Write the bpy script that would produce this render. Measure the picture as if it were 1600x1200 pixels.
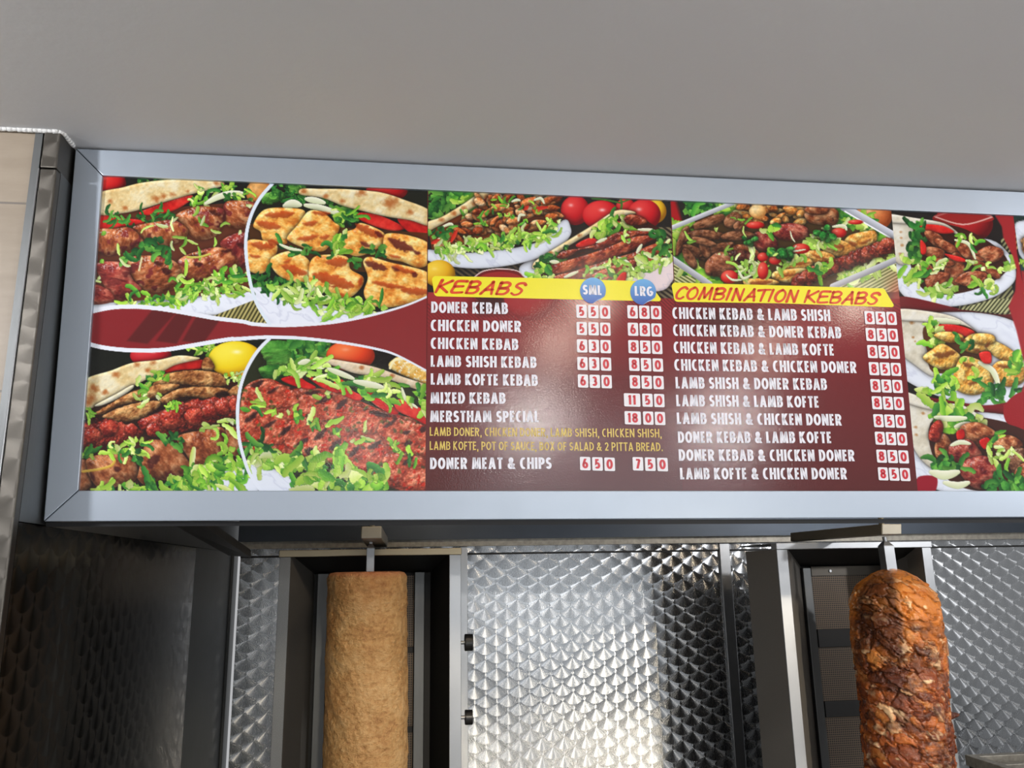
import bpy, bmesh, math, random
import numpy as np
from mathutils import Vector, Matrix
from math import sin, cos, radians, pi, tan, atan2, sqrt

for _o in list(bpy.data.objects):
    bpy.data.objects.remove(_o)
SC = bpy.context.scene
COL = SC.collection

# ------------------------------------------------------------------ camera
FPX = 1260.0                                   # focal length for a 1600 px wide picture
EYE = np.array([0.0, 0.0, 1.6])
_y, _p, _a = radians(7.34), radians(13.15), radians(0.99)
FWD = np.array([sin(_y) * cos(_p), cos(_y) * cos(_p), sin(_p)])
_r0 = np.array([cos(_y), -sin(_y), 0.0])
_u0 = np.cross(_r0, FWD)
RGT = _r0 * cos(_a) - _u0 * sin(_a)
UPV = _u0 * cos(_a) + _r0 * sin(_a)
cam_data = bpy.data.cameras.new('camera')
cam_data.sensor_fit = 'HORIZONTAL'
cam_data.sensor_width = 36.0
cam_data.lens = FPX / 1600.0 * 36.0
cam_data.clip_start = 0.02
cam = bpy.data.objects.new('camera', cam_data)
COL.objects.link(cam)
_m = Matrix(((RGT[0], UPV[0], -FWD[0], EYE[0]), (RGT[1], UPV[1], -FWD[1], EYE[1]),
             (RGT[2], UPV[2], -FWD[2], EYE[2]), (0, 0, 0, 1)))
cam.matrix_world = _m
SC.camera = cam

# ------------------------------------------------------------------ colour management, world
SC.view_settings.view_transform = 'Standard'
SC.view_settings.look = 'None'
SC.view_settings.exposure = 0.34
SC.view_settings.gamma = 1.0
SC.view_settings.use_curve_mapping = False
world = bpy.data.worlds.new('world')
SC.world = world
world.use_nodes = True
_bg = world.node_tree.nodes['Background']
_bg.inputs[0].default_value = (0.97, 0.98, 1.0, 1)
_bg.inputs[1].default_value = 0.38

# ------------------------------------------------------------------ measuring helpers (photo survey -> metres)
BOARD_Y = 1.33                                  # distance of the board's lower edge
TILT = radians(3.48)                            # the board leans forward at its top
BN = np.array([0.0, cos(TILT), sin(TILT)])

def ray(px, py):
    px = np.asarray(px, float)[..., None]
    py = np.asarray(py, float)[..., None]
    return FWD * FPX + RGT * (px - 800.0) + UPV * (600.0 - py)

def on_y(px, py, Y):
    d = ray(px, py)
    return EYE + d * (Y / d[..., 1:2])

def on_x(px, py, X):
    d = ray(px, py)
    return EYE + d * (X / d[..., 0:1])

_d = ray(830, 812)
B0 = float((_d * (BOARD_Y / _d[1])) @ BN)

def on_b(px, py, off=0.0):
    """point of the board's face; off = metres in front of it"""
    d = ray(px, py)
    return EYE + d * ((B0 - off) / (d @ BN))[..., None]

# ------------------------------------------------------------------ lights: shop window behind the camera, downlights in the shop ceiling, added fill spots
def area(name, loc, look, sx, sy, power, color):
    l = bpy.data.lights.new(name, 'AREA')
    l.shape = 'RECTANGLE'
    l.size, l.size_y = sx, sy
    l.energy = power
    l.color = color
    o = bpy.data.objects.new(name, l)
    COL.objects.link(o)
    o.location = loc
    o.rotation_euler = (Vector(look) - Vector(loc)).to_track_quat('-Z', 'Z').to_euler()
    return o

area('shop_window_light', (1.75, -4.2, 1.45), (1.2, 2.0, 1.5), 2.5, 1.55, 19, (0.86, 0.93, 1.0))

def downlight(name, px, py, power, color=(1.0, 0.86, 0.70)):
    """ceiling lamp that the glossy board mirrors at this survey point"""
    p = on_b(px, py)
    d = p - EYE
    d = d / np.linalg.norm(d)
    r = d - 2 * (d @ BN) * BN
    l = bpy.data.lights.new(name, 'POINT')
    l.energy = power
    l.shadow_soft_size = 0.04
    l.color = color
    o = bpy.data.objects.new(name, l)
    COL.objects.link(o)
    o.location = p + r * ((float(on_b(700, 258)[2]) - .05 - p[2]) / r[2])
    return o
for _n, _px, _py, _w in (('front_downlight', 925, 472, 1.58), ('rear_downlight', 872, 540, 2.45), ('front_downlight', 1335, 478, 1.30), ('rear_downlight', 1195, 544, 2.16)):
    downlight(_n, _px, _py, _w)
for _px, _py, _w in ((560, 690, 40), (835, 655, 45), (1130, 658, 45)):
    _o = downlight('far_downlight', _px, _py, _w, (1.0, .95, .90))
    _o.data.shadow_soft_size = .05

def spot(name, loc, look, power, deg, color=(.98, .98, 1.0)):
    l = bpy.data.lights.new(name, 'SPOT')
    l.energy = power; l.spot_size = radians(deg); l.spot_blend = .6; l.shadow_soft_size = .05; l.color = color
    o = bpy.data.objects.new(name, l); COL.objects.link(o); o.location = loc
    o.rotation_euler = (Vector(look) - Vector(loc)).to_track_quat('-Z', 'Y').to_euler()
    return o
spot('left_board_fill', (-1.35, .35, 2.2), (.0, 1.3, 1.9), 34, 110)  # fill light added to brighten the left of the board
spot('right_board_fill', (2.7, .1, 2.2), (.9, 1.3, 1.9), 60, 110)  # fill light added to brighten the right of the board
for _i, (_x, _yy) in enumerate(((-1.6, -2.6), (.4, -2.6), (2.4, -2.6), (-1.2, -.9), (1.0, -.9), (2.8, -.9))):
    spot('floor_bounce_fill', (_x, _yy, 2.27), (_x, _yy, 0), 46, 100)  # added fills aimed down, so floor bounce brightens the ceiling

# added warm spots: two on the doner stacks, one on the back wall steel
for _l, _t, _w, _c in (((.35, -1.9, 2.2), (-.08, 2.05, 1.08), 90, 13), ((.75, -1.9, 2.2), (.42, 2.80, .96), 42, 13), ((2.1, -1.9, 2.2), (1.14, 2.05, 1.10), 300, 13.5)):
    spot('added_warm_spot', _l, _t, _w, _c, (1.0, .86, .66)).data.spot_blend = .35
# warm lamps under the extractor canopy, behind the menu board
for _x in (.10, 1.42):
    l = bpy.data.lights.new('canopy_lamp', 'POINT')
    l.energy = 3.0; l.shadow_soft_size = .03; l.color = (1.0, .80, .58)
    o = bpy.data.objects.new('canopy_lamp', l); COL.objects.link(o); o.location = (_x, 1.60, 1.98)

# ------------------------------------------------------------------ object helpers
def tag(o, label=None, cat=None, group=None, kind=None):
    if label: o['label'] = label
    if cat: o['category'] = cat
    if group: o['group'] = group
    if kind: o['kind'] = kind
    return o

def empty(name, loc, label, cat, group=None):
    o = bpy.data.objects.new(name, None)
    o.empty_display_size = 0.05
    COL.objects.link(o)
    o.location = loc
    return tag(o, label, cat, group)

class MB:
    """collects faces for one mesh object"""
    def __init__(self):
        self.v, self.f, self.mi = [], [], []
    def add(self, verts, faces, mi=0):
        b = len(self.v)
        self.v += [tuple(map(float, q)) for q in verts]
        self.f += [tuple(b + i for i in q) for q in faces]
        self.mi += [mi] * len(faces)
        return self
    def box(self, x0, x1, y0, y1, z0, z1, mi=0):
        v = [(x, y, z) for z in (z0, z1) for y in (y0, y1) for x in (x0, x1)]
        return self.add(v, [(0, 2, 3, 1), (4, 5, 7, 6), (0, 1, 5, 4), (1, 3, 7, 5), (3, 2, 6, 7), (2, 0, 4, 6)], mi)
    def prism(self, front, back, mi=0):
        n = len(front)
        f = [tuple(range(n)), tuple(range(2 * n - 1, n - 1, -1))]
        f += [(i, n + i, n + (i + 1) % n, (i + 1) % n) for i in range(n)]
        return self.add(list(front) + list(back), f, mi)
    def extrude(self, pts, d, mi=0):
        d = np.asarray(d, float)
        pts = [np.asarray(q, float) for q in pts]
        return self.prism(pts, [q + d for q in pts], mi)
    def cyl(self, a, b, r, n=20, r2=None, mi=0):
        a, b = Vector(a), Vector(b)
        z = (b - a).normalized()
        x = z.orthogonal().normalized()
        y = z.cross(x)
        r2 = r if r2 is None else r2
        A = [a + (x * cos(2 * pi * i / n) + y * sin(2 * pi * i / n)) * r for i in range(n)]
        B = [b + (x * cos(2 * pi * i / n) + y * sin(2 * pi * i / n)) * r2 for i in range(n)]
        return self.prism(A, B, mi)
    def build(self, name, mats, parent=None, bevel=0.0, smooth=False, seg=2):
        me = bpy.data.meshes.new(name)
        me.from_pydata(self.v, [], self.f)
        mats = mats if isinstance(mats, (list, tuple)) else [mats]
        for m in mats: me.materials.append(m)
        me.polygons.foreach_set('material_index', self.mi)
        bm = bmesh.new(); bm.from_mesh(me)
        bmesh.ops.recalc_face_normals(bm, faces=bm.faces)
        bm.to_mesh(me); bm.free()
        if smooth: me.polygons.foreach_set('use_smooth', [True] * len(me.polygons))
        me.update()
        o = bpy.data.objects.new(name, me)
        COL.objects.link(o)
        if parent is not None:
            o.parent = parent
            w = Vector(parent.location); p = parent.parent
            while p is not None:
                w = w + Vector(p.location); p = p.parent
            for vv in me.vertices: vv.co -= w
        if bevel:
            md = o.modifiers.new('bevel', 'BEVEL'); md.width = bevel; md.segments = seg; md.limit_method = 'ANGLE'
            md.harden_normals = False
        return o

# ------------------------------------------------------------------ materials
def s2l(c):
    c = np.asarray(c, float) / 255.0
    return np.where(c <= 0.04045, c / 12.92, ((c + 0.055) / 1.055) ** 2.4)

def rgb(*c):
    r = s2l(c)
    return (float(r[0]), float(r[1]), float(r[2]), 1.0)

class NT:
    def __init__(self, name):
        self.m = bpy.data.materials.new(name)
        self.m.use_nodes = True
        self.t = self.m.node_tree
        self.b = self.t.nodes['Principled BSDF']
    def n(self, typ, **kw):
        nd = self.t.nodes.new(typ)
        for k, v in kw.items(): setattr(nd, k, v)
        return nd
    def put(self, sock, v):
        if isinstance(v, bpy.types.NodeSocket): self.t.links.new(v, sock)
        elif v is not None: sock.default_value = v
    def math(self, op, a, b=None, c=None, clamp=False):
        nd = self.n('ShaderNodeMath', operation=op); nd.use_clamp = clamp
        for i, v in enumerate((a, b, c)):
            if v is not None: self.put(nd.inputs[i], v)
        return nd.outputs[0]
    def mixf(self, f, a, b):
        nd = self.n('ShaderNodeMix', data_type='FLOAT')
        self.put(nd.inputs[0], f); self.put(nd.inputs[2], a); self.put(nd.inputs[3], b)
        return nd.outputs[0]
    def mixc(self, f, a, b, mode='MIX'):
        nd = self.n('ShaderNodeMix', data_type='RGBA', blend_type=mode)
        self.put(nd.inputs[0], f); self.put(nd.inputs[6], a); self.put(nd.inputs[7], b)
        return nd.outputs[2]
    def obj(self):
        return self.n('ShaderNodeTexCoord').outputs['Object']
    def mapped(self, scale, src=None):
        mp = self.n('ShaderNodeMapping')
        self.put(mp.inputs[0], src or self.obj()); mp.inputs[3].default_value = scale
        return mp.outputs[0]
    def noise(self, vec, scale, detail=4, rough=.6, dist=0):
        nd = self.n('ShaderNodeTexNoise')
        self.put(nd.inputs['Vector'], vec); nd.inputs['Scale'].default_value = scale
        nd.inputs['Detail'].default_value = detail; nd.inputs['Roughness'].default_value = rough
        nd.inputs['Distortion'].default_value = dist
        return nd.outputs[0]
    def ramp(self, f, stops):
        nd = self.n('ShaderNodeValToRGB')
        self.put(nd.inputs[0], f)
        el = nd.color_ramp.elements
        while len(el) < len(stops): el.new(0.5)
        for e, (p, c) in zip(el, stops): e.position = p; e.color = c
        return nd.outputs[0]
    def bump(self, h, strength, dist=0.002):
        nd = self.n('ShaderNodeBump')
        self.put(nd.inputs['Height'], h); nd.inputs['Strength'].default_value = strength
        nd.inputs['Distance'].default_value = dist
        self.t.links.new(nd.outputs[0], self.b.inputs['Normal'])
        return nd
    def set(self, **kw):
        for k, v in kw.items(): self.put(self.b.inputs[k.replace('_', ' ')], v)
        return self

def plain(name, col, rough=.5, metal=0.0, spec=.5):
    t = NT(name)
    t.set(Base_Color=col, Roughness=rough, Metallic=metal)
    t.b.inputs['Specular IOR Level'].default_value = spec
    return t.m

def steel(name, col, rough=.35, stretch=(60, 60, 2.5), amp=.10, bump=.03):
    t = NT(name)
    g = t.noise(t.mapped(stretch), 6, 4, .6)
    blot = t.noise(t.obj(), 9, 3, .6)
    t.set(Base_Color=t.mixc(blot, tuple(c * .82 for c in col[:3]) + (1,), col), Metallic=1.0,
          Roughness=t.math('ADD', t.math('MULTIPLY', g, amp), rough - amp / 2))
    t.bump(g, bump, .001)
    return t.m

def swirl(name, axes, s, col, rough=.24, aniso=.85, rad=.52, vs=.75):
    """engine-turned steel: overlapping discs brushed in circles, each row of discs laid over the row below"""
    t = NT(name)
    pos = t.n('ShaderNodeSeparateXYZ')
    t.put(pos.inputs[0], t.obj())
    u = t.math('DIVIDE', pos.outputs[axes[0]], s)
    v = t.math('DIVIDE', pos.outputs[axes[1]], s * vs)
    base = t.math('FLOOR', t.math('MULTIPLY', v, 2.0))
    du = dv = None
    for k in (-1, 0, 1, 2):
        j = t.math('ADD', base, float(k))
        off = t.math('MULTIPLY', t.math('FLOORED_MODULO', j, 2.0), .5)
        cu = t.math('ADD', t.math('ROUND', t.math('SUBTRACT', u, off)), off)
        x = t.math('SUBTRACT', u, cu)
        y = t.math('MULTIPLY', t.math('SUBTRACT', v, t.math('MULTIPLY', j, .5)), vs)
        if du is None: du, dv = x, y; continue
        d2 = t.math('ADD', t.math('MULTIPLY', x, x), t.math('MULTIPLY', y, y))
        m = t.math('LESS_THAN', d2, rad * rad)
        du, dv = t.mixf(m, du, x), t.mixf(m, dv, y)
    tv = t.n('ShaderNodeCombineXYZ')
    t.put(tv.inputs[axes[0]], du); t.put(tv.inputs[axes[1]], dv)
    nrm = t.n('ShaderNodeVectorMath', operation='NORMALIZE')
    t.put(nrm.inputs[0], tv.outputs[0])
    r = t.math('SQRT', t.math('ADD', t.math('MULTIPLY', du, du), t.math('MULTIPLY', dv, dv)))
    ang = t.math('ARCTAN2', dv, du)
    cv = t.n('ShaderNodeCombineXYZ')
    t.put(cv.inputs[0], t.math('MULTIPLY', ang, 5.0)); t.put(cv.inputs[1], t.math('MULTIPLY', r, 1.5))
    streak = t.noise(cv.outputs[0], 2.2, 3, .6)
    t.set(Base_Color=col, Metallic=1.0, Anisotropic=aniso,
          Roughness=t.math('ADD', rough - .06, t.math('MULTIPLY', streak, .12)), Tangent=nrm.outputs[0])
    return t.m
# ================================================================== printed pictures (painted per point of a fine grid on the panel)
_rng = np.random.default_rng(7)
_LAT = _rng.random((256, 256)).astype(np.float32)

def vnoise(x, y, seed=0):
    xi = np.floor(x).astype(int); yi = np.floor(y).astype(int)
    fx = x - xi; fy = y - yi
    fx = fx * fx * (3 - 2 * fx); fy = fy * fy * (3 - 2 * fy)
    xi = xi + seed * 57; yi = yi + seed * 131
    a = _LAT[yi & 255, xi & 255]; b = _LAT[yi & 255, (xi + 1) & 255]
    c = _LAT[(yi + 1) & 255, xi & 255]; d = _LAT[(yi + 1) & 255, (xi + 1) & 255]
    return (a + (b - a) * fx) * (1 - fy) + (c + (d - c) * fx) * fy

def fbm(x, y, sc, seed=0, oct=4, ang=0.0, st=1.0):
    """st > 1 stretches the grain along direction ang"""
    ca, sa = cos(ang), sin(ang)
    u = (x * ca + y * sa) / (sc * st); v = (-x * sa + y * ca) / sc
    r = 0; w = .5; tot = 0
    for k in range(oct):
        r = r + w * vnoise(u * 2 ** k + 17.3 * k, v * 2 ** k + 9.1 * k, seed + k); tot += w; w *= .55
    return r / tot

def spline(pts, closed=True, k=6):
    p = np.asarray(pts, float); n = len(p); out = []
    if n < 3: return p
    rng = range(n) if closed else range(n - 1)
    for i in rng:
        if closed: a, b, c, d = p[i - 1], p[i], p[(i + 1) % n], p[(i + 2) % n]
        else: a, b, c, d = p[max(i - 1, 0)], p[i], p[i + 1], p[min(i + 2, n - 1)]
        for j in range(k):
            t = j / k
            out.append(.5 * (2 * b + (c - a) * t + (2 * a - 5 * b + 4 * c - d) * t * t + (3 * b - a - 3 * c + d) * t ** 3))
    if not closed: out.append(p[-1])
    return np.array(out)

def lerp(a, b, t): return a + (b - a) * t
def A3(c): return np.asarray(c, float)

class Canvas:
    def __init__(self, tl, tr, br, bl, k=1.0):
        self.q = [np.asarray(c, float) for c in (tl, tr, br, bl)]
        w = int(max(np.linalg.norm(self.q[1] - self.q[0]), np.linalg.norm(self.q[2] - self.q[3])) * k)
        h = int(max(np.linalg.norm(self.q[3] - self.q[0]), np.linalg.norm(self.q[2] - self.q[1])) * k)
        s, t = np.meshgrid(np.linspace(0, 1, w + 1), np.linspace(0, 1, h + 1))
        tl, tr, br, bl = self.q
        P = ((1 - s) * (1 - t))[..., None] * tl + (s * (1 - t))[..., None] * tr + (s * t)[..., None] * br + ((1 - s) * t)[..., None] * bl
        self.X, self.Y = P[..., 0], P[..., 1]
        self.C = np.zeros(P.shape[:2] + (3,))
        self.clip = np.ones(P.shape[:2])
        self.ymin, self.ymax = self.Y.min(1), self.Y.max(1)
        self.xmin, self.xmax = self.X.min(0), self.X.max(0)
        self.f = (0, 0, 1)
    def use(self, ox, oy, sc):
        """coordinates from now on are read from an enlargement: x = ox + cx/sc"""
        self.f = (ox, oy, sc)
    def T(self, pts):
        p = np.asarray(pts, float)
        return p / self.f[2] + np.array(self.f[:2])
    def win(self, p, m=2):
        x0, y0 = p.min(0) - m; x1, y1 = p.max(0) + m
        r = np.nonzero((self.ymax >= y0) & (self.ymin <= y1))[0]
        c = np.nonzero((self.xmax >= x0) & (self.xmin <= x1))[0]
        if len(r) == 0 or len(c) == 0: return None
        return slice(r[0], r[-1] + 1), slice(c[0], c[-1] + 1)
    def blend(self, w, a, col):
        a = (np.clip(a, 0, 1) * self.clip[w])[..., None]
        self.C[w] = self.C[w] * (1 - a) + np.asarray(col, float) * a
    def inside(self, w, P):
        X, Y = self.X[w], self.Y[w]
        ins = np.zeros(X.shape, bool)
        d2 = np.full(X.shape, 1e9)
        n = len(P)
        for i in range(n):
            x1, y1 = P[i]; x2, y2 = P[(i + 1) % n]
            if y1 != y2:
                c = ((Y < y1) != (Y < y2)) & (X < (x2 - x1) * (Y - y1) / (y2 - y1) + x1)
                ins ^= c
            dx, dy = x2 - x1, y2 - y1
            L = dx * dx + dy * dy + 1e-9
            t = np.clip(((X - x1) * dx + (Y - y1) * dy) / L, 0, 1)
            d2 = np.minimum(d2, (X - x1 - t * dx) ** 2 + (Y - y1 - t * dy) ** 2)
        d = np.sqrt(d2)
        return np.where(ins, d, -d)
    def poly(self, pts, col, smooth=False, soft=.6, alpha=1.0, raw=False):
        P = np.asarray(pts, float) if raw else self.T(pts)
        if smooth: P = spline(P)
        w = self.win(P, 3 + soft * 2)
        if w is None: return
        d = self.inside(w, P)
        self.blend(w, np.clip(d / soft * .5 + .5, 0, 1) * alpha, col)
    def setclip(self, pts=None, raw=True):
        self.clip[:] = 1.0
        if pts is not None:
            self.clip[:] = 0
            w = self.win(np.asarray(pts, float), 3)
            self.clip[w] = np.clip(self.inside(w, np.asarray(pts, float)) + .5, 0, 1)
    def shape(self, pts, pal, seed=0, grain=5.0, ang=0.0, st=1.0, dome=None, rough=1.2, gloss=.0, lum=(.55, 1.12),
              smooth=True, shadow=.55, contrast=1.0, burn=0.0, spots=None, wob=0.0, fleck=None):
        """a piece of food with grain, rounded look and a dark contact line; pal = (dark, mid, light)"""
        P = self.T(pts)
        if smooth: P = spline(P)
        w = self.win(P, 7)
        if w is None: return
        X, Y = self.X[w], self.Y[w]
        d = self.inside(w, P)
        if wob: d = d + (fbm(X, Y, 5, seed + 9, 3) - .5) * wob * 2
        if shadow: self.blend(w, np.exp(-np.clip(-d - .3, 0, 99) / 2.2) * shadow, (22, 16, 10))
        mx = max(float(d.max()), 1.0)
        R = min(mx, dome or mx)
        e = np.clip(d / R, 0, 1)
        n1 = fbm(X, Y, grain, seed, 4, ang, st)
        n2 = fbm(X, Y, grain * 3.2, seed + 20, 3)
        h = np.sqrt(np.clip(1 - (1 - e) ** 2, 0, 1)) * R * .8 + (n1 - .5) * rough * 3.0 + (n2 - .5) * rough * 4.0
        gy, gx = np.gradient(h)
        # light from the upper left
        lam = (gx * .42 + gy * .62 + .72) / np.sqrt(gx * gx + gy * gy + 1)
        lam = np.clip(lam, 0, 1.15)
        t = np.clip(.55 + (n2 - .5) * 1.6 * contrast + (n1 - .5) * 1.0 * contrast, 0, 1)
        dk, md, lt = (A3(c) for c in pal)
        c = np.where((t < .5)[..., None], lerp(dk, md, (t * 2)[..., None]), lerp(md, lt, (t * 2 - 1)[..., None]))
        if fleck is not None:
            fc, amt, sz = fleck
            fm = np.clip((fbm(X, Y, sz, seed + 55, 2) - (1 - amt)) * 9, 0, 1)
            c = lerp(c, A3(fc), fm[..., None])
        if burn:
            bm_ = np.clip((fbm(X, Y, grain * 2.2, seed + 33, 3) - (1 - burn)) * 5, 0, 1) * .8
            c = lerp(c, A3((45, 18, 12)), bm_[..., None])
        c = c * lerp(lum[0], lum[1], lam)[..., None]
        if gloss:
            g = np.clip((lam - .80) * 4, 0, 1) * np.clip((fbm(X, Y, 2.2, seed + 44, 2) - .52) * 6, 0, 1) * gloss
            c = c + g[..., None] * (235 - c)
        if spots:
            for (sx, sy, sr, sc_) in spots:
                q = self.T([(sx, sy)])[0]
                rr = np.hypot((X - q[0]), (Y - q[1]) * 1.3) * self.f[2] / sr + (n1 - .5) * .9
                c = lerp(c, A3(sc_), (np.clip(1.25 - rr, 0, 1) * .85)[..., None])
        self.blend(w, np.clip(d + .5, 0, 1), np.clip(c, 0, 255))
    def stroke(self, pts, width, col, col2=None, outline=None, raw=False, smooth=True, soft=.5, alpha=1.0, taper=0.0, noise=0.0, seed=0):
        P = np.asarray(pts, float) if raw else self.T(pts)
        wd = width if raw else width / self.f[2]
        if smooth and len(P) > 2: P = spline(P, False, 5)
        w = self.win(P, wd * .5 + 4)
        if w is None: return
        X, Y = self.X[w], self.Y[w]
        best = np.full(X.shape, 1e9); side = np.zeros(X.shape); tt = np.zeros(X.shape)
        n = len(P) - 1
        for i in range(n):
            (x1, y1), (x2, y2) = P[i], P[i + 1]
            dx, dy = x2 - x1, y2 - y1
            L = dx * dx + dy * dy + 1e-9
            t = np.clip(((X - x1) * dx + (Y - y1) * dy) / L, 0, 1)
            ex, ey = X - x1 - t * dx, Y - y1 - t * dy
            dd = ex * ex + ey * ey
            m = dd < best
            best = np.where(m, dd, best)
            tt = np.where(m, (i + t) / n, tt)
            L = sqrt(L)
            sd = (ex * -dy + ey * dx) / L
            if dx < 0: sd = -sd
            side = np.where(m, sd, side)
        d = np.sqrt(best)
        hw = wd * .5 * (1 - taper * (2 * np.abs(tt - .5)) ** 2)
        if noise: hw = hw * (1 + (fbm(X, Y, 4, seed, 2) - .5) * noise)
        if outline is not None:
            self.blend(w, np.clip(hw + .9 - d, 0, 1) * .38, outline)
        c = A3(col)
        if col2 is not None:
            c = lerp(A3(col), A3(col2), np.clip(side / np.maximum(hw, .3) * .5 + .5, 0, 1)[..., None])
        self.blend(w, np.clip((hw - d) / soft + .5, 0, 1) * alpha, c)
    def ball(self, cx, cy, rx, ry, pal, hl=.5, rough=0.0, seed=0, hx=-.3, hy=-.35, edge=.55):
        p = self.T([(cx, cy)])[0]; rx, ry = rx / self.f[2], ry / self.f[2]
        w = self.win(np.array([p - (rx, ry), p + (rx, ry)]), 2)
        if w is None: return
        X, Y = self.X[w], self.Y[w]
        u, v = (X - p[0]) / rx, (Y - p[1]) / ry
        r2 = u * u + v * v
        z = np.sqrt(np.clip(1 - r2, 0, 1))
        lam = np.clip(-u * .35 - v * .45 + z * .75, 0, 1.1)
        dk, md, lt = (A3(c) for c in pal)
        c = np.where((lam < .5)[..., None], lerp(dk, md, (lam * 2)[..., None]), lerp(md, lt, np.clip(lam * 2 - 1, 0, 1)[..., None]))
        if rough: c = c * (1 + (fbm(X, Y, 4, seed, 3) - .5) * rough)[..., None]
        s = np.exp(-(((u - hx) / .16) ** 2 + ((v - hy) / .11) ** 2)) * hl
        c = c + s[..., None] * (255 - c)
        self.blend(w, np.clip((1 - np.sqrt(r2)) * min(rx, ry) + .5, 0, 1), np.clip(c, 0, 255))
    def shreds(self, region, n, seed, pal='mix', ln=(40, 110), wd=(14, 30), ang=None, curl=.9):
        """shredded lettuce: curly ribbons, each with a lit side and a dark outline"""
        R = random.Random(seed)
        P = spline(self.T(region)) if len(region) > 3 else self.T(region)
        lo, hi = P.min(0), P.max(0)
        pals = {'mix': [((96, 172, 40), (160, 214, 70)), ((58, 136, 40), (122, 192, 58)), ((150, 208, 58), (212, 236, 112)), ((150, 208, 58), (190, 224, 90)), ((34, 100, 40), (72, 150, 56)), ((200, 226, 104), (236, 244, 172))],
                'dark': [((24, 84, 36), (58, 134, 52)), ((40, 110, 42), (86, 160, 62)), ((18, 60, 30), (40, 104, 44)), ((70, 140, 50), (120, 186, 74))],
                'pale': [((178, 214, 84), (222, 238, 150)), ((206, 228, 130), (240, 246, 202)), ((140, 196, 66), (190, 224, 104)), ((98, 168, 48), (150, 204, 74))]}[pal]
        k = 0; tries = 0
        s = 1 / self.f[2]
        while k < n and tries < n * 30:
            tries += 1
            x = R.uniform(lo[0], hi[0]); y = R.uniform(lo[1], hi[1])
            c = False
            m = len(P)
            for i in range(m):
                x1, y1 = P[i]; x2, y2 = P[(i + 1) % m]
                if (y1 > y) != (y2 > y) and x < (x2 - x1) * (y - y1) / (y2 - y1) + x1: c = not c
            if not c: continue
            k += 1
            a = R.uniform(0, 2 * pi) if ang is None else ang + R.gauss(0, .5)
            L = R.uniform(*ln) * s
            W = R.uniform(*wd) * s
            c1, c2 = R.choice(pals)
            j = R.uniform(.82, 1.1)
            if R.random() < .5: c1, c2 = c2, c1
            if R.random() < .38:                      # torn piece of leaf
                m_ = R.randint(5, 8); ca, sa = cos(a), sin(a); q = []
                for i in range(m_):
                    t = 2 * pi * (i + R.uniform(-.3, .3)) / m_
                    r_ = R.uniform(.55, 1.15)
                    q.append((x + (cos(t) * L * .34 * ca - sin(t) * W * .8 * sa) * r_, y + (cos(t) * L * .34 * sa + sin(t) * W * .8 * ca) * r_))
                self.leafbit(np.array(q), A3(c1) * j, A3(c2) * j, a + 1.2, k + seed)
                continue
            b = R.uniform(-curl, curl) * (1.3 if R.random() < .3 else .45)
            pts = [(x, y)]
            for i in range(4):
                pts.append((pts[-1][0] + cos(a) * L / 4, pts[-1][1] + sin(a) * L / 4)); a += b + R.uniform(-.35, .35)
            self.stroke(pts, W, A3(c1) * j, A3(c2) * j, outline=(24, 56, 18), raw=True, taper=R.uniform(.1, .6), noise=.7, seed=k)
    def leafbit(self, P, c1, c2, a, seed):
        w = self.win(P, 4)
        if w is None: return
        X, Y = self.X[w], self.Y[w]
        d = self.inside(w, P) + (fbm(X, Y, 2.5, seed, 2) - .5) * 2.0
        u = (X - P[:, 0].mean()) * cos(a) + (Y - P[:, 1].mean()) * sin(a)
        u = np.clip(u / (np.ptp(P, axis=0).max() * .8 + .1) + .5 + (fbm(X, Y, 3, seed + 5, 2) - .5) * .7, 0, 1)
        self.blend(w, np.clip(1.0 + d, 0, 1) * .36, (30, 70, 22))
        self.blend(w, np.clip(d + .5, 0, 1), lerp(A3(c1), A3(c2), u[..., None]))
    def leaf(self, pts, pal=((22, 70, 26), (62, 128, 44), (120, 178, 76)), seed=0):
        self.shape(pts, pal, seed, grain=9, st=2, rough=1.6, shadow=.5, lum=(.5, 1.15), wob=2.5)
    def pita(self, pts, seed=0, spots=(), pal=((226, 188, 122), (246, 222, 164), (255, 244, 208))):
        self.shape(pts, pal, seed, grain=5, rough=.35, dome=5, lum=(.66, 1.05), shadow=.6, contrast=.75,
                   spots=[(x, y, r, (176, 96, 42)) for x, y, r in spots])
    def tomato(self, pts, seed=0):
        self.shape(pts, ((150, 14, 14), (206, 28, 24), (232, 66, 52)), seed, grain=8, rough=.3, dome=3, lum=(.7, 1.12), shadow=.5, gloss=.35, contrast=.7)
    def plate(self, pts, seed=0, tint=(228, 234, 246)):
        P = spline(self.T(pts)); w = self.win(P, 4)
        if w is None: return
        X, Y = self.X[w], self.Y[w]
        d = self.inside(w, P)
        n = fbm(X, Y, 26, seed, 4, .6, 2.2)
        vein = np.exp(-((n - .5) / .018) ** 2) * .22 + np.clip(.42 - n, 0, 1) * .8
        c = lerp(A3(tint), A3((150, 156, 190)), np.clip(vein, 0, .6)[..., None])
        c = c * (1 - .28 * np.exp(-np.clip(d, 0, 99) / 2.0))[..., None]
        self.blend(w, np.exp(-np.clip(-d, 0, 99) / 3.5) * .6, (15, 12, 10))
        self.blend(w, np.clip(d + .5, 0, 1), c)
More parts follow.
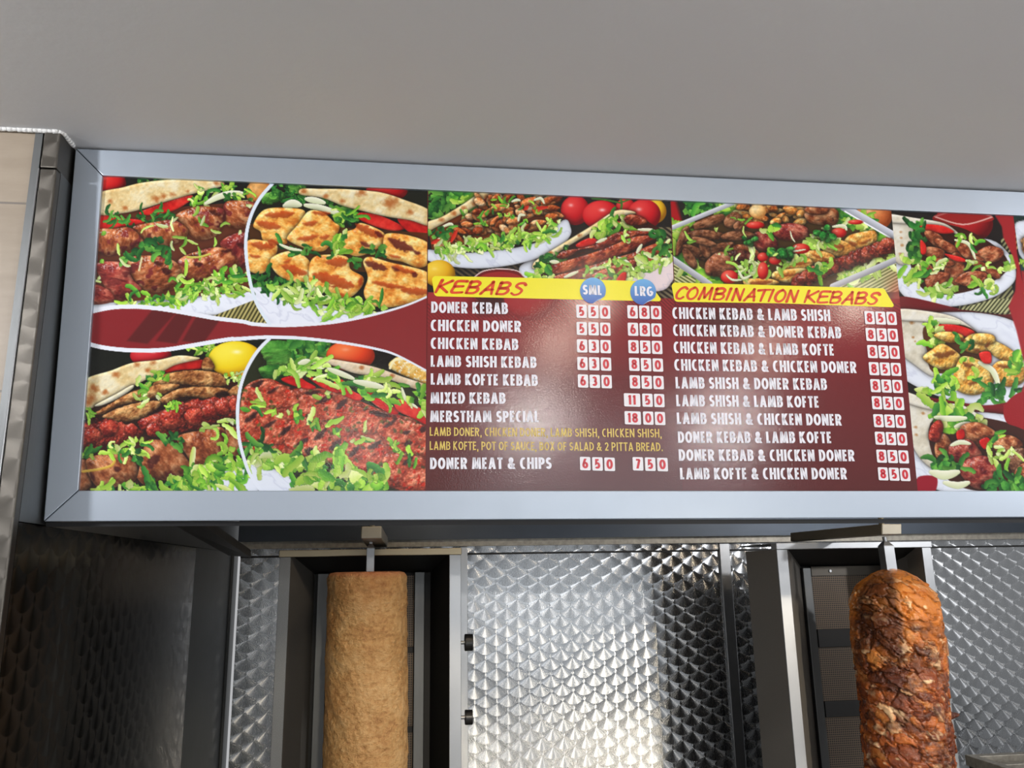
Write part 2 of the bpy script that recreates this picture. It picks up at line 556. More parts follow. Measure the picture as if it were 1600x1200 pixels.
    def mat(self, pts, ang, per, c1, c2, raw=False):
        P = self.T(pts); w = self.win(P, 2)
        if w is None: return
        X, Y = self.X[w], self.Y[w]
        d = self.inside(w, P)
        u = (-X * sin(ang) + Y * cos(ang)) / (per / self.f[2])
        t = np.clip((np.sin(u * 2 * pi) + .2) * 2, 0, 1) * (.8 + .4 * vnoise(np.floor(u) * 3.7, np.zeros_like(u)))
        self.blend(w, np.clip(d + .5, 0, 1), lerp(A3(c1), A3(c2), np.clip(t, 0, 1)[..., None]))
    def grad(self, c_top, c_bot, y0, y1):
        t = np.clip((self.Y - y0) / (y1 - y0), 0, 1)[..., None]
        self.C[:] = lerp(A3(c_top), A3(c_bot), t)
    def build(self, name, mat, parent, off=0.0):
        h, w = self.X.shape
        P = on_b(self.X, self.Y, off).reshape(-1, 3) - np.asarray(parent.location)
        idx = np.arange(h * w).reshape(h, w)
        F = np.stack([idx[:-1, :-1], idx[1:, :-1], idx[1:, 1:], idx[:-1, 1:]], -1).reshape(-1, 4)
        me = bpy.data.meshes.new(name)
        me.vertices.add(len(P)); me.vertices.foreach_set('co', P.astype(np.float32).ravel())
        me.loops.add(F.size); me.loops.foreach_set('vertex_index', F.astype(np.int32).ravel())
        me.polygons.add(len(F))
        me.polygons.foreach_set('loop_start', np.arange(0, F.size, 4, dtype=np.int32))
        me.polygons.foreach_set('loop_total', np.full(len(F), 4, dtype=np.int32))
        ca = me.color_attributes.new('print', 'FLOAT_COLOR', 'POINT')
        c = np.ones((h * w, 4), np.float32); c[:, :3] = s2l(np.clip(self.C, 0, 255)).reshape(-1, 3)
        ca.data.foreach_set('color', c.ravel())
        me.materials.append(mat)
        me.update(); me.validate()
        o = bpy.data.objects.new(name, me)
        COL.objects.link(o)
        o.parent = parent
        return o
# ------------------------------------------------------------------ the pictures
LAMB = ((100, 42, 20), (162, 84, 46), (218, 154, 106))
LAMBRED = ((96, 24, 28), (150, 56, 46), (198, 116, 92))
CHICK = ((214, 120, 38), (244, 180, 84), (255, 228, 150))
DONER = ((112, 60, 28), (168, 108, 58), (220, 170, 108))
DONERED = ((84, 22, 16), (132, 48, 30), (180, 92, 58))
KOFTE = ((110, 22, 20), (168, 48, 34), (214, 92, 66))
CHAR = (196, 66, 20)
BURN = (70, 18, 16)

def curve_px(parts):
    out = []
    for (ox, oy, s), pts in parts: out += [(ox + x / s, oy + y / s) for x, y in pts]
    return spline(out, False, 8)
TA, TB, TC, TD = (120, 260, 4.617), (370, 260, 4.616), (110, 520, 4.614), (370, 520, 4.616)
UPPER = curve_px([(TA, [(60, 1062), (115, 1045), (260, 1017), (420, 1012), (560, 1022), (700, 1042), (870, 1072), (1020, 1098), (1200, 1120)]),
                  (TB, [(120, 1137), (300, 1147), (500, 1142), (700, 1125), (900, 1090), (1100, 1040), (1250, 992), (1376, 938), (1420, 918)])])
LOWER = curve_px([(TC, [(80, 50), (140, 82), (250, 108), (400, 124), (550, 128), (700, 120), (850, 96), (1000, 70), (1150, 46)]),
                  (TD, [(0, 45), (200, 32), (400, 35), (600, 52), (800, 78), (1000, 115), (1150, 160), (1366, 272), (1420, 300)])])
DIVU = curve_px([(TB, [(300, 70), (260, 120), (170, 225), (110, 335), (76, 450), (64, 560), (74, 700), (100, 850), (132, 960), (175, 1045), (236, 1140)])])
DIVL = curve_px([(TD, [(235, 42), (150, 132), (80, 245), (32, 370), (10, 500), (6, 640), (20, 780), (50, 900), (90, 1010), (140, 1090), (190, 1160)])])

def chars(c, lst, col=CHAR, seed=3):
    for i, (x1, y1, x2, y2, w) in enumerate(lst):
        c.stroke([(x1, y1), ((x1 + x2) / 2, (y1 + y2) / 2 + 6), (x2, y2)], w, col, tuple(v * .72 for v in col), alpha=.78, soft=3.0, taper=.7, noise=1.1, seed=seed + i)

def ivory(c, pts, w):
    c.stroke(pts, w, (246, 246, 226), (206, 214, 168), outline=(70, 70, 40), taper=.5)

def paint_mixed():
    c = Canvas((158, 272), (668, 297), (664.5, 768), (120, 768), 1.1)
    top, bot = [(100, 200), (800, 200)], [(800, 800), (60, 800)]
    divu, divl = [tuple(p) for p in DIVU], [tuple(p) for p in DIVL]
    c.C[:] = (126, 40, 42)
    # --- upper left: lamb shish
    c.setclip(divu + [(60, 560), (60, 200)])
    c.use(*TA)
    c.poly([(0, 0), (1500, 0), (1500, 1300), (0, 1300)], (24, 24, 20))
    c.ball(235, 120, 120, 95, ((90, 4, 8), (190, 16, 20), (230, 60, 50)), .2)
    c.shreds([(420, 60), (900, 60), (900, 150), (420, 150)], 26, 1, 'dark')
    c.ball(1320, 190, 100, 95, ((110, 56, 16), (190, 116, 50), (232, 176, 104)), .15, .3, 4)
    c.shreds([(1050, 90), (1180, 90), (1200, 260), (1050, 260)], 10, 91, 'dark')
    c.poly([(100, 1000), (400, 960), (1100, 850), (1330, 830), (1330, 1300), (100, 1300)], (232, 238, 250))
    c.plate([(300, 990), (800, 960), (1240, 860), (1330, 980), (1000, 1070), (500, 1060)], 3, (236, 241, 252))
    c.mat([(985, 1078), (1290, 960), (1400, 1150), (1300, 1180)], -1.05, 26, (70, 66, 34), (190, 178, 112))
    c.poly([(100, 340), (1300, 250), (1300, 900), (600, 960), (100, 990)], (96, 46, 28))
    c.tomato([(150, 345), (300, 372), (450, 385), (480, 410), (330, 435), (150, 455)], 2)
    c.tomato([(450, 335), (600, 272), (815, 208), (820, 245), (700, 318), (540, 352)], 5)
    c.pita([(150, 200), (330, 152), (480, 116), (700, 94), (900, 98), (1040, 112), (1064, 130), (1020, 152), (830, 200), (640, 255), (480, 305), (330, 338), (150, 342)], 1,
           [(575, 235, 38), (625, 215, 30), (690, 203, 26), (350, 300, 24), (1010, 122, 26), (1050, 128, 26), (240, 250, 22), (800, 180, 18)])
    c.shreds([(250, 340), (470, 330), (470, 410), (260, 400)], 14, 3, 'dark')
    c.shreds([(500, 330), (690, 330), (700, 410), (500, 410)], 18, 5, 'dark')
    c.shreds([(830, 180), (1090, 130), (1100, 220), (860, 300)], 24, 6, 'mix')
    ivory(c, [(930, 268), (1010, 225), (1110, 195), (1190, 192)], 44)
    c.shreds([(1090, 200), (1290, 200), (1290, 270), (1090, 250)], 12, 7, 'mix')
    for i, (pts, pal) in enumerate([
        ([(1068, 265), (1150, 246), (1290, 262), (1300, 320), (1240, 430), (1110, 442), (1056, 360)], LAMB),
        ([(716, 352), (830, 298), (960, 290), (1066, 315), (1062, 420), (990, 510), (860, 526), (770, 430)], LAMB),
        ([(404, 440), (560, 402), (700, 388), (800, 452), (770, 530), (620, 575), (500, 530)], LAMB),
        ([(152, 462), (270, 450), (390, 444), (480, 540), (420, 586), (240, 645), (150, 600)], LAMB),
        ([(1040, 540), (1220, 480), (1232, 700), (1160, 724), (1080, 640)], LAMBRED),
        ([(726, 690), (860, 615), (1050, 585), (1165, 680), (1120, 774), (950, 832), (790, 812)], LAMB),
        ([(366, 680), (500, 642), (700, 680), (752, 780), (700, 884), (540, 908), (430, 840)], LAMB),
        ([(142, 704), (300, 688), (380, 720), (400, 810), (470, 890), (380, 948), (270, 954), (190, 850)], LAMBRED),
        ([(110, 856), (230, 890), (268, 970), (110, 990)], LAMBRED)]):
        c.shape(pts, pal, 10 + i * 3, grain=3.2, ang=.5 + i * .4, st=3.0, rough=.55, gloss=.8, burn=.08, lum=(.55, 1.22), contrast=.9, shadow=.4, fleck=((120, 44, 40), .40, 9))
    for x, y, x2, y2, w in [(960, 320, 1040, 350, 40), (850, 700, 900, 704, 36), (620, 740, 680, 760, 44), (1040, 610, 1120, 600, 22), (800, 650, 930, 620, 20), (1160, 560, 1220, 570, 34), (560, 690, 620, 700, 30)]:
        chars(c, [(x, y, x2, y2, w)], (58, 16, 14))
    c.shreds([(330, 620), (470, 560), (610, 520), (600, 600), (440, 660), (320, 680)], 16, 8, 'dark', (60, 130), (24, 44))
    c.shreds([(590, 620), (720, 660), (700, 700), (600, 680)], 7, 9, 'dark', (50, 100), (26, 40))
    for s, (x, y) in enumerate([(190, 490), (780, 500), (840, 560), (1010, 490), (1060, 440), (720, 600), (880, 580), (300, 650), (190, 670), (900, 350), (870, 310), (560, 430), (1170, 465), (700, 360), (1260, 305), (160, 830)]):
        c.shreds([(x - 25, y - 20), (x + 25, y - 20), (x + 25, y + 20), (x - 25, y + 20)], 1 + s % 2, 300 + s, 'pale', (50, 110), (16, 30), curl=.5)
    c.stroke([(450, 750), (470, 660)], 14, (240, 232, 190), (200, 180, 120)); c.stroke([(795, 655), (880, 655), (960, 632)], 14, (226, 220, 110), (180, 170, 60))
    c.shreds([(230, 985), (380, 945), (500, 925), (760, 890), (930, 830), (1150, 750), (1240, 770), (1245, 880), (1100, 905), (900, 940), (760, 1015), (500, 1005), (300, 1000)], 120, 11, 'mix', (45, 120), (18, 36))
    c.shreds([(740, 900), (950, 840), (1220, 850), (1180, 900), (900, 960)], 26, 12, 'pale', (40, 90), (16, 30))
    c.shreds([(720, 780), (790, 790), (780, 880), (730, 870)], 5, 13, 'mix', (60, 110), (22, 34))
    # --- upper right: chicken shish
    c.setclip(divu + [(700, 560), (800, 540), (800, 200)])
    c.use(*TB)
    c.poly([(0, 0), (1500, 0), (1500, 1300), (0, 1300)], (26, 28, 20))
    c.leaf([(200, 200), (300, 170), (350, 200), (320, 250), (220, 275), (180, 255)], seed=3)
    c.shreds([(260, 120), (480, 130), (480, 250), (330, 240), (260, 200)], 50, 21, 'dark', (40, 90), (14, 30))
    c.ball(1080, 180, 150, 70, ((110, 6, 10), (186, 18, 22), (220, 50, 44)), .1)
    c.plate([(90, 860), (500, 980), (1000, 1050), (1300, 990), (1376, 940), (1376, 1200), (100, 1200)], 8, (236, 240, 252))
    c.shreds([(620, 240), (860, 320), (880, 420), (760, 420), (640, 290)], 46, 22, 'dark', (40, 90), (16, 32))
    c.tomato([(880, 335), (1020, 350), (1180, 420), (1210, 450), (1130, 465), (1000, 435), (890, 385)], 6)
    c.tomato([(1165, 372), (1290, 400), (1390, 430), (1390, 560), (1290, 510), (1190, 430)], 7)
    c.pita([(448, 178), (480, 160), (600, 162), (760, 163), (900, 172), (1050, 190), (1200, 238), (1390, 318), (1390, 425), (1250, 388), (1080, 362), (900, 320), (760, 282), (620, 228), (470, 206)], 12,
           [(1110, 262, 60), (900, 190, 40), (640, 215, 22), (480, 180, 26), (1250, 330, 30), (760, 250, 22)])
    ivory(c, [(345, 285), (400, 268), (455, 278)], 60)
    ivory(c, [(500, 235), (560, 244), (630, 262)], 46)
    ivory(c, [(492, 280), (600, 298), (745, 342)], 44)
    c.shreds([(730, 340), (860, 340), (850, 450), (740, 440)], 10, 23, 'mix', (60, 120), (16, 26))
    c.poly([(90, 420), (400, 300), (760, 440), (1376, 480), (1376, 800), (900, 760), (300, 740), (90, 600)], (80, 44, 18), alpha=.9)
    ks = [[(118, 425), (200, 312), (380, 300), (490, 322), (460, 400), (370, 495), (352, 560), (200, 542), (170, 470)],
          [(362, 512), (440, 420), (520, 322), (620, 330), (700, 400), (742, 440), (690, 540), (620, 612), (500, 592), (400, 552)],
          [(750, 572), (780, 480), (850, 450), (900, 408), (1062, 480), (1050, 560), (960, 622), (860, 648), (772, 612)],
          [(1058, 520), (1100, 482), (1250, 500), (1390, 562), (1390, 690), (1310, 732), (1200, 690), (1072, 652)],
          [(70, 545), (200, 535), (292, 572), (262, 680), (180, 772), (70, 730)],
          [(262, 650), (400, 610), (522, 680), (522, 800), (440, 842), (310, 792), (245, 710)],
          [(518, 802), (530, 690), (600, 640), (790, 650), (820, 740), (912, 800), (890, 882), (790, 952), (640, 902), (522, 882)],
          [(912, 690), (960, 652), (1100, 690), (1390, 772), (1390, 925), (1250, 985), (1080, 1018), (960, 992), (916, 910), (945, 800)]]
    for i, k in enumerate(ks):
        c.shape(k, CHICK, 40 + i * 3, grain=3.6, ang=.3, st=1.6, rough=.5, gloss=.5, lum=(.70, 1.12), dome=9, contrast=.9, shadow=.42)
    chars(c, [(210, 352, 410, 338, 46), (150, 405, 310, 436, 52), (550, 330, 670, 338, 30), (440, 525, 590, 498, 36), (600, 512, 665, 500, 36), (480, 412, 580, 402, 34),
              (860, 420, 1050, 505, 60), (1100, 640, 1180, 655, 20), (650, 690, 800, 680, 66), (560, 780, 840, 862, 80), (720, 905, 800, 945, 26), (540, 870, 620, 900, 30), (330, 720, 500, 770, 60),
              (980, 835, 1210, 872, 36), (1190, 890, 1390, 905, 50), (340, 690, 390, 670, 24), (110, 560, 270, 580, 50), (95, 640, 170, 650, 26), (230, 540, 290, 550, 50), (880, 860, 900, 800, 30), (1130, 720, 1290, 770, 34)])
    chars(c, [(1100, 525, 1270, 605, 60), (895, 545, 965, 575, 36), (930, 690, 1080, 740, 50), (1280, 610, 1320, 625, 30), (1000, 470, 1050, 500, 36), (1270, 770, 1300, 780, 40), (1120, 725, 1170, 750, 26)], (92, 20, 24))
    c.shreds([(300, 560), (460, 590), (560, 620), (520, 650), (320, 590)], 12, 25, 'dark', (50, 90), (20, 34))
    ivory(c, [(310, 562), (380, 592), (465, 606)], 22)
    c.shreds([(690, 540), (780, 480), (780, 560), (740, 640), (690, 640)], 14, 26, 'mix', (60, 110), (22, 40))
    c.shreds([(900, 600), (1060, 580), (1080, 670), (950, 650)], 9, 27, 'dark', (60, 110), (26, 44))
    c.shreds([(820, 670), (910, 670), (900, 730), (820, 720)], 6, 28, 'dark', (50, 90), (20, 34))
    c.shreds([(100, 780), (300, 800), (520, 860), (520, 930), (400, 950), (250, 930), (120, 880)], 60, 29, 'dark', (50, 110), (16, 34))
    c.shreds([(230, 850), (500, 850), (640, 900), (760, 960), (920, 990), (1110, 1045), (1000, 1075), (800, 1095), (620, 1070), (560, 1010), (430, 980)], 80, 30, 'pale', (70, 150), (18, 38))
    c.shreds([(560, 900), (900, 950), (1000, 1010), (800, 1050), (600, 960)], 26, 31, 'mix', (50, 110), (16, 30))
    c.stroke([(1050, 880), (1045, 940), (1030, 1000)], 26, (70, 150, 50), (40, 110, 40), taper=.6)
    # --- lower left: mixed shish and doner
    c.setclip(divl + [(60, 800), (60, 500), (400, 500)])
    c.use(*TC)
    c.poly([(0, 0), (1500, 0), (1500, 1300), (0, 1300)], (22, 24, 18))
    c.ball(580, 165, 150, 85, ((96, 4, 14), (180, 18, 32), (224, 70, 74)), .4, hx=.15, hy=-.3)
    c.shreds([(860, 90), (1050, 90), (1030, 170), (880, 160)], 22, 41, 'mix', (40, 80), (18, 34))
    c.ball(1190, 190, 195, 130, ((190, 130, 8), (240, 208, 20), (252, 236, 80)), .6, hx=.05, hy=-.4)
    c.ball(1330, 330, 100, 90, ((180, 110, 10), (236, 170, 20), (250, 210, 60)), .1)
    c.poly([(80, 560), (600, 360), (1200, 350), (1220, 900), (1000, 1000), (80, 1150)], (60, 26, 16))
    c.plate([(1000, 1060), (1300, 900), (1340, 1160), (900, 1160)], 6)
    c.tomato([(680, 262), (760, 214), (955, 194), (952, 255), (770, 272), (700, 290)], 8)
    c.shape([(960, 190), (1000, 180), (1040, 240), (1020, 270), (950, 262)], DONER, 50, grain=3, rough=.6)
    c.pita([(90, 352), (300, 270), (450, 216), (640, 195), (780, 164), (900, 174), (925, 190), (760, 230), (660, 282), (520, 350), (440, 392), (250, 492), (90, 552)], 14,
           [(170, 400, 40), (150, 470, 40), (480, 230, 26), (600, 215, 26), (330, 300, 30), (560, 270, 24), (120, 500, 40), (250, 430, 30)])
    c.pita([(180, 520), (330, 440), (440, 378), (450, 400), (350, 470), (220, 525)], 15, [], ((226, 214, 168), (240, 232, 200), (250, 246, 226)))
    for i, p in enumerate([[(590, 390), (640, 320), (720, 288), (900, 270), (1060, 290), (1122, 340), (1110, 382), (960, 392), (800, 370), (640, 422)],
                           [(170, 585), (300, 505), (430, 432), (600, 380), (760, 366), (780, 392), (650, 452), (520, 492), (360, 522), (240, 584)],
                           [(640, 482), (760, 412), (900, 390), (1100, 398), (1150, 425), (1010, 482), (900, 462), (800, 462), (680, 512)],
                           [(230, 604), (420, 520), (620, 488), (645, 522), (570, 592), (430, 635), (330, 645)],
                           [(1140, 420), (1220, 370), (1230, 450), (1160, 470)]]):
        c.shape(p, DONER, 60 + i * 3, grain=3, rough=.75, gloss=.2, lum=(.5, 1.15), dome=9, wob=1.2, st=1.5, ang=-.3)
    for i, p in enumerate([[(80, 660), (240, 620), (420, 662), (520, 705), (500, 745), (340, 812), (80, 840)],
                           [(490, 640), (620, 572), (760, 522), (850, 490), (870, 690), (760, 722), (610, 752), (520, 705)],
                           [(840, 490), (960, 482), (1090, 458), (1230, 470), (1210, 592), (1080, 632), (900, 702), (830, 640)]]):
        c.shape(p, KOFTE, 70 + i * 3, grain=3.4, rough=1.6, gloss=.6, lum=(.42, 1.15), wob=2.5, burn=.22)
    chars(c, [(90, 640, 240, 620, 40), (560, 590, 700, 520, 34), (800, 480, 880, 470, 44), (1050, 440, 1140, 440, 50)], (34, 14, 12))
    for i, (x, y, rx, ry) in enumerate([(280, 690, 70, 60), (720, 620, 80, 70), (600, 700, 55, 48), (900, 600, 80, 60), (1010, 560, 60, 50), (1100, 530, 60, 60), (160, 740, 60, 60), (440, 700, 50, 45), (1180, 520, 40, 50)]):
        c.shape([(x - rx, y), (x - rx * .6, y - ry * .8), (x + rx * .3, y - ry), (x + rx, y - ry * .1), (x + rx * .6, y + ry * .8), (x - rx * .4, y + ry)], KOFTE, 80 + i, grain=3, rough=1.0, gloss=.7, lum=(.5, 1.15), shadow=.4, wob=1.5)
    for i, p in enumerate([[(50, 930), (140, 930), (130, 1000), (150, 1100), (50, 1140)], [(128, 905), (300, 862), (430, 890), (484, 980), (470, 1062), (350, 1105), (230, 1135), (150, 1062), (118, 970)],
                           [(1112, 700), (1200, 690), (1225, 860), (1165, 884), (1110, 800)], [(770, 752), (950, 702), (1105, 688), (1116, 850), (1030, 964), (900, 962), (830, 870)],
                           [(490, 1010), (540, 800), (610, 770), (700, 790), (780, 842), (866, 950), (840, 1004), (740, 1064), (640, 1064), (560, 1114), (486, 1055)]]):
        c.shape(p, ((110, 48, 22), (164, 92, 52), (214, 150, 104)) if i != 3 else LAMB, 100 + i * 3, grain=3.4, ang=.8, st=2.2, rough=.6, gloss=.4, lum=(.5, 1.16), contrast=.9)
    chars(c, [(560, 930, 640, 890, 60), (690, 1020, 750, 1024, 50), (320, 970, 360, 985, 40), (560, 950, 600, 960, 40), (1080, 700, 1110, 740, 30), (140, 990, 170, 1060, 26)], (74, 24, 22))
    c.shreds([(80, 870), (250, 840), (420, 790), (520, 770), (500, 870), (440, 880), (300, 860), (120, 910)], 36, 43, 'mix', (50, 110), (18, 34))
    c.shreds([(650, 740), (810, 740), (800, 800), (680, 800)], 14, 44, 'dark', (50, 90), (22, 40))
    c.shreds([(460, 860), (510, 860), (500, 940), (460, 930)], 5, 45, 'dark', (60, 90), (26, 40))
    c.shreds([(490, 330), (680, 280), (690, 340), (580, 410), (500, 400)], 16, 46, 'mix', (50, 100), (22, 40))
    c.shreds([(490, 430), (650, 430), (640, 490), (500, 480)], 10, 47, 'pale', (50, 100), (18, 30))
    c.shreds([(680, 500), (800, 490), (790, 550), (690, 540)], 8, 48, 'mix', (40, 80), (18, 30))
    c.shreds([(1120, 280), (1230, 270), (1230, 380), (1130, 350)], 14, 49, 'pale', (40, 80), (14, 26))
    c.shreds([(930, 660), (1190, 620), (1190, 660), (960, 700)], 9, 50, 'pale', (90, 160), (22, 36), 0.0)
    c.shreds([(100, 550), (180, 570), (170, 610), (110, 600)], 6, 51, 'pale', (50, 90), (18, 30))
    c.stroke([(90, 1000), (200, 985), (290, 960), (320, 925)], 18, (232, 200, 90), (196, 150, 50))
    c.stroke([(890, 835), (870, 970)], 40, (190, 210, 90), (226, 232, 180), taper=.3)
    c.shreds([(110, 1145), (400, 1090), (600, 1085), (740, 1055), (900, 965), (1050, 900), (1230, 870), (1300, 1040), (1100, 1090), (900, 1130), (350, 1150)], 150, 52, 'mix', (50, 130), (22, 44))
    c.shreds([(1000, 850), (1160, 820), (1160, 920), (1020, 900)], 10, 53, 'mix', (60, 120), (24, 40))
    # --- lower right: kofte
    c.setclip(divl + [(800, 800), (800, 500), (430, 500)])
    c.use(*TD)
    c.poly([(-50, 0), (1500, 0), (1500, 1300), (-50, 1300)], (40, 44, 24))
    c.leaf([(170, 140), (250, 60), (380, 60), (470, 100), (430, 200), (400, 300), (280, 330), (180, 300), (220, 220)], seed=23)
    c.leaf([(160, 250), (300, 230), (420, 260), (330, 340), (200, 340)], seed=27)
    c.leaf([(450, 60), (600, 50), (680, 80), (640, 160), (540, 150), (460, 180)], ((30, 76, 26), (74, 134, 46), (130, 184, 80)), seed=24)
    c.shreds([(400, 60), (680, 60), (640, 180), (430, 190)], 30, 61, 'dark', (60, 120), (22, 50))
    c.poly([(960, 100), (1160, 160), (1110, 270), (960, 220)], (24, 18, 12))
    c.ball(820, 165, 175, 110, ((150, 34, 6), (222, 62, 22), (250, 128, 70)), .25, hx=-.2, hy=-.4)
    c.shape([(1100, 250), (1130, 190), (1200, 180), (1390, 270), (1390, 380), (1250, 330)], ((226, 160, 60), (244, 190, 90), (252, 226, 150)), 121, grain=4, rough=.4, dome=5, fleck=((255, 244, 210), .42, 3))
    c.stroke([(1105, 255), (1135, 200), (1200, 186)], 18, (250, 240, 190))
    c.pita([(526, 190), (570, 173), (800, 208), (1000, 248), (1200, 318), (1390, 385), (1390, 440), (1250, 392), (1050, 322), (850, 292), (700, 238), (560, 206)], 125, [(640, 200, 22), (900, 250, 22), (1120, 310, 20)], ((214, 184, 140), (236, 214, 180), (246, 232, 208)))
    c.shape([(30, 500), (80, 372), (230, 330), (400, 395), (700, 415), (1000, 540), (1200, 600), (1390, 672), (1390, 1160), (1150, 1130), (900, 1025), (700, 952), (400, 882), (200, 862), (20, 800)], ((120, 42, 26), (180, 74, 50), (228, 134, 100)), 130, grain=4, rough=1.2, gloss=.6, lum=(.55, 1.14), dome=8, contrast=1.0, fleck=((196, 46, 26), .38, 7), shadow=0)
    for i, p in enumerate([[(30, 560), (180, 560), (330, 600), (380, 690), (330, 800), (160, 800), (20, 760)], [(380, 640), (560, 600), (640, 700), (720, 800), (640, 900), (480, 880), (350, 800)],
                           [(440, 470), (600, 440), (720, 500), (760, 600), (640, 640), (480, 600)], [(760, 520), (950, 560), (1080, 640), (1000, 720), (820, 700), (720, 620)], [(1010, 690), (1150, 620), (1390, 700), (1390, 880), (1200, 870), (1090, 800)],
                           [(720, 770), (900, 760), (1060, 820), (1110, 930), (960, 1000), (780, 940)], [(1080, 880), (1260, 880), (1390, 960), (1390, 1130), (1200, 1110), (1050, 1010)], [(60, 400), (220, 350), (400, 420), (440, 520), (240, 550), (60, 500)]]):
        c.shape(p, ((130, 44, 28), (188, 78, 52), (232, 142, 108)), 140 + i * 3, grain=3.4, rough=1.1, gloss=.6, lum=(.6, 1.16), dome=7, fleck=((200, 46, 26), .36, 6), wob=3, shadow=.3)
    R = random.Random(5)
    for k in range(150):
        x, y = R.uniform(30, 1360), R.uniform(380, 1100)
        if y > 870 + (x - 300) * .2 or y < 330 + max(0, x - 400) * .32: continue
        c.stroke([(x, y), (x + R.uniform(-16, 16), y + R.uniform(-14, 14))], R.uniform(10, 22), R.choice([(56, 84, 30), (40, 60, 24), (84, 110, 44), (200, 40, 24)]), alpha=.7, soft=2)
    chars(c, [(105, 385, 190, 345, 40), (220, 435, 300, 390, 24), (590, 500, 690, 450, 40), (490, 435, 600, 420, 30), (720, 545, 790, 480, 44), (960, 570, 1110, 600, 40), (60, 640, 150, 570, 40), (180, 690, 280, 630, 28),
              (310, 735, 390, 670, 34), (430, 810, 510, 760, 34), (560, 770, 640, 690, 40), (670, 840, 750, 770, 44), (810, 890, 880, 820, 40), (950, 830, 1040, 780, 44), (1060, 680, 1150, 620, 26), (1200, 950, 1270, 890, 34), (1320, 700, 1360, 680, 40),
              (1200, 720, 1250, 710, 30), (1210, 800, 1260, 790, 40), (880, 1050, 1000, 1060, 60), (500, 860, 560, 840, 60), (380, 400, 440, 380, 26)], (38, 24, 26))
    for x, y, s in [(270, 580, 1), (400, 600, 2), (545, 660, 3), (610, 640, 4), (690, 690, 5), (760, 700, 6), (900, 740, 7), (830, 800, 8), (1085, 800, 9), (1200, 860, 10), (1290, 885, 11), (80, 540, 12), (630, 450, 13), (140, 500, 14), (430, 580, 15)]:
        c.shreds([(x - 40, y - 25), (x + 40, y - 25), (x + 40, y + 25), (x - 40, y + 25)], 3, 400 + s, 'mix', (50, 110), (20, 40))
    for i, p in enumerate([[(320, 335), (430, 308), (500, 350), (570, 392), (520, 408), (410, 382)], [(495, 300), (600, 345), (745, 400), (725, 435), (600, 388)], [(695, 372), (760, 338), (830, 415), (905, 455), (880, 492), (780, 455)],
                           [(905, 412), (980, 398), (1060, 480), (1165, 565), (1130, 592), (1000, 522)], [(1135, 502), (1200, 478), (1300, 530), (1390, 590), (1390, 668), (1260, 612), (1160, 562)]]):
        c.tomato(p, 150 + i)
    c.shreds([(290, 260), (520, 230), (640, 260), (620, 350), (500, 330), (310, 320)], 34, 63, 'pale', (80, 170), (24, 48), -.3)
    c.shreds([(640, 230), (820, 290), (1160, 370), (1200, 470), (1060, 480), (880, 420), (700, 350)], 40, 64, 'mix', (70, 150), (22, 46), .5)
    ivory(c, [(660, 260), (740, 290), (840, 330)], 40); ivory(c, [(850, 350), (960, 372), (1050, 392)], 46); ivory(c, [(1190, 400), (1220, 480), (1300, 540)], 26); ivory(c, [(450, 220), (520, 200)], 40)
    c.shreds([(1240, 400), (1370, 440), (1370, 560), (1250, 520)], 14, 65, 'mix', (60, 110), (22, 44))
    c.plate([(60, 940), (200, 960), (400, 1040), (520, 1150), (60, 1180)], 9)
    c.shreds([(60, 900), (200, 860), (340, 890), (400, 940), (330, 980), (200, 970)], 40, 66, 'pale', (70, 150), (26, 50))
    c.shreds([(330, 880), (480, 890), (620, 920), (840, 950), (880, 1010), (1090, 1090), (1080, 1140), (460, 1140), (400, 1040)], 80, 67, 'mix', (90, 190), (32, 66))
    c.shreds([(1000, 1050), (1070, 980), (1090, 1000), (1050, 1080)], 4, 68, 'mix', (80, 140), (36, 50))
    c.shreds([(40, 800), (200, 800), (300, 860), (100, 850)], 8, 69, 'dark', (80, 150), (26, 44))
    # --- burgundy wave with tone-on-tone rays, white borders
    c.setclip(list(map(tuple, UPPER)) + list(map(tuple, LOWER[::-1])))
    c.use(*TA)
    c.poly([(0, 900), (2600, 900), (2600, 1500), (0, 1500)], (134, 36, 40))
    c.poly([(1500, 900), (2600, 900), (2600, 1500), (1300, 1500)], (142, 50, 50), soft=200)
    for x in ((400, 560, 700), (610, 750, 830), (800, 900, 1050)):
        c.poly([(x[0] - 40, 1260), (x[1], 1015), (x[2] + 30, 1040), (x[0] + 110, 1280)], (94, 34, 34), soft=1.5)
    c.setclip()
    for P in (UPPER, LOWER):
        n = len(P)
        q = np.array(P)
        for i in range(n - 1):
            wdt = 6.5 - 3.6 * np.clip((q[i][0] - 330) / 330, 0, 1)
            c.stroke([q[i], q[i + 1]], wdt, (236, 240, 250), raw=True, smooth=False)
    c.setclip(list(map(tuple, UPPER)) + [(800, 200), (60, 200)])
    c.stroke(DIVU, 5.2, (226, 236, 248), raw=True, smooth=False)
    c.setclip(list(map(tuple, LOWER)) + [(800, 800), (60, 800)])
    c.stroke(DIVL, 5.2, (230, 236, 248), raw=True, smooth=False)
    c.setclip()
    return c

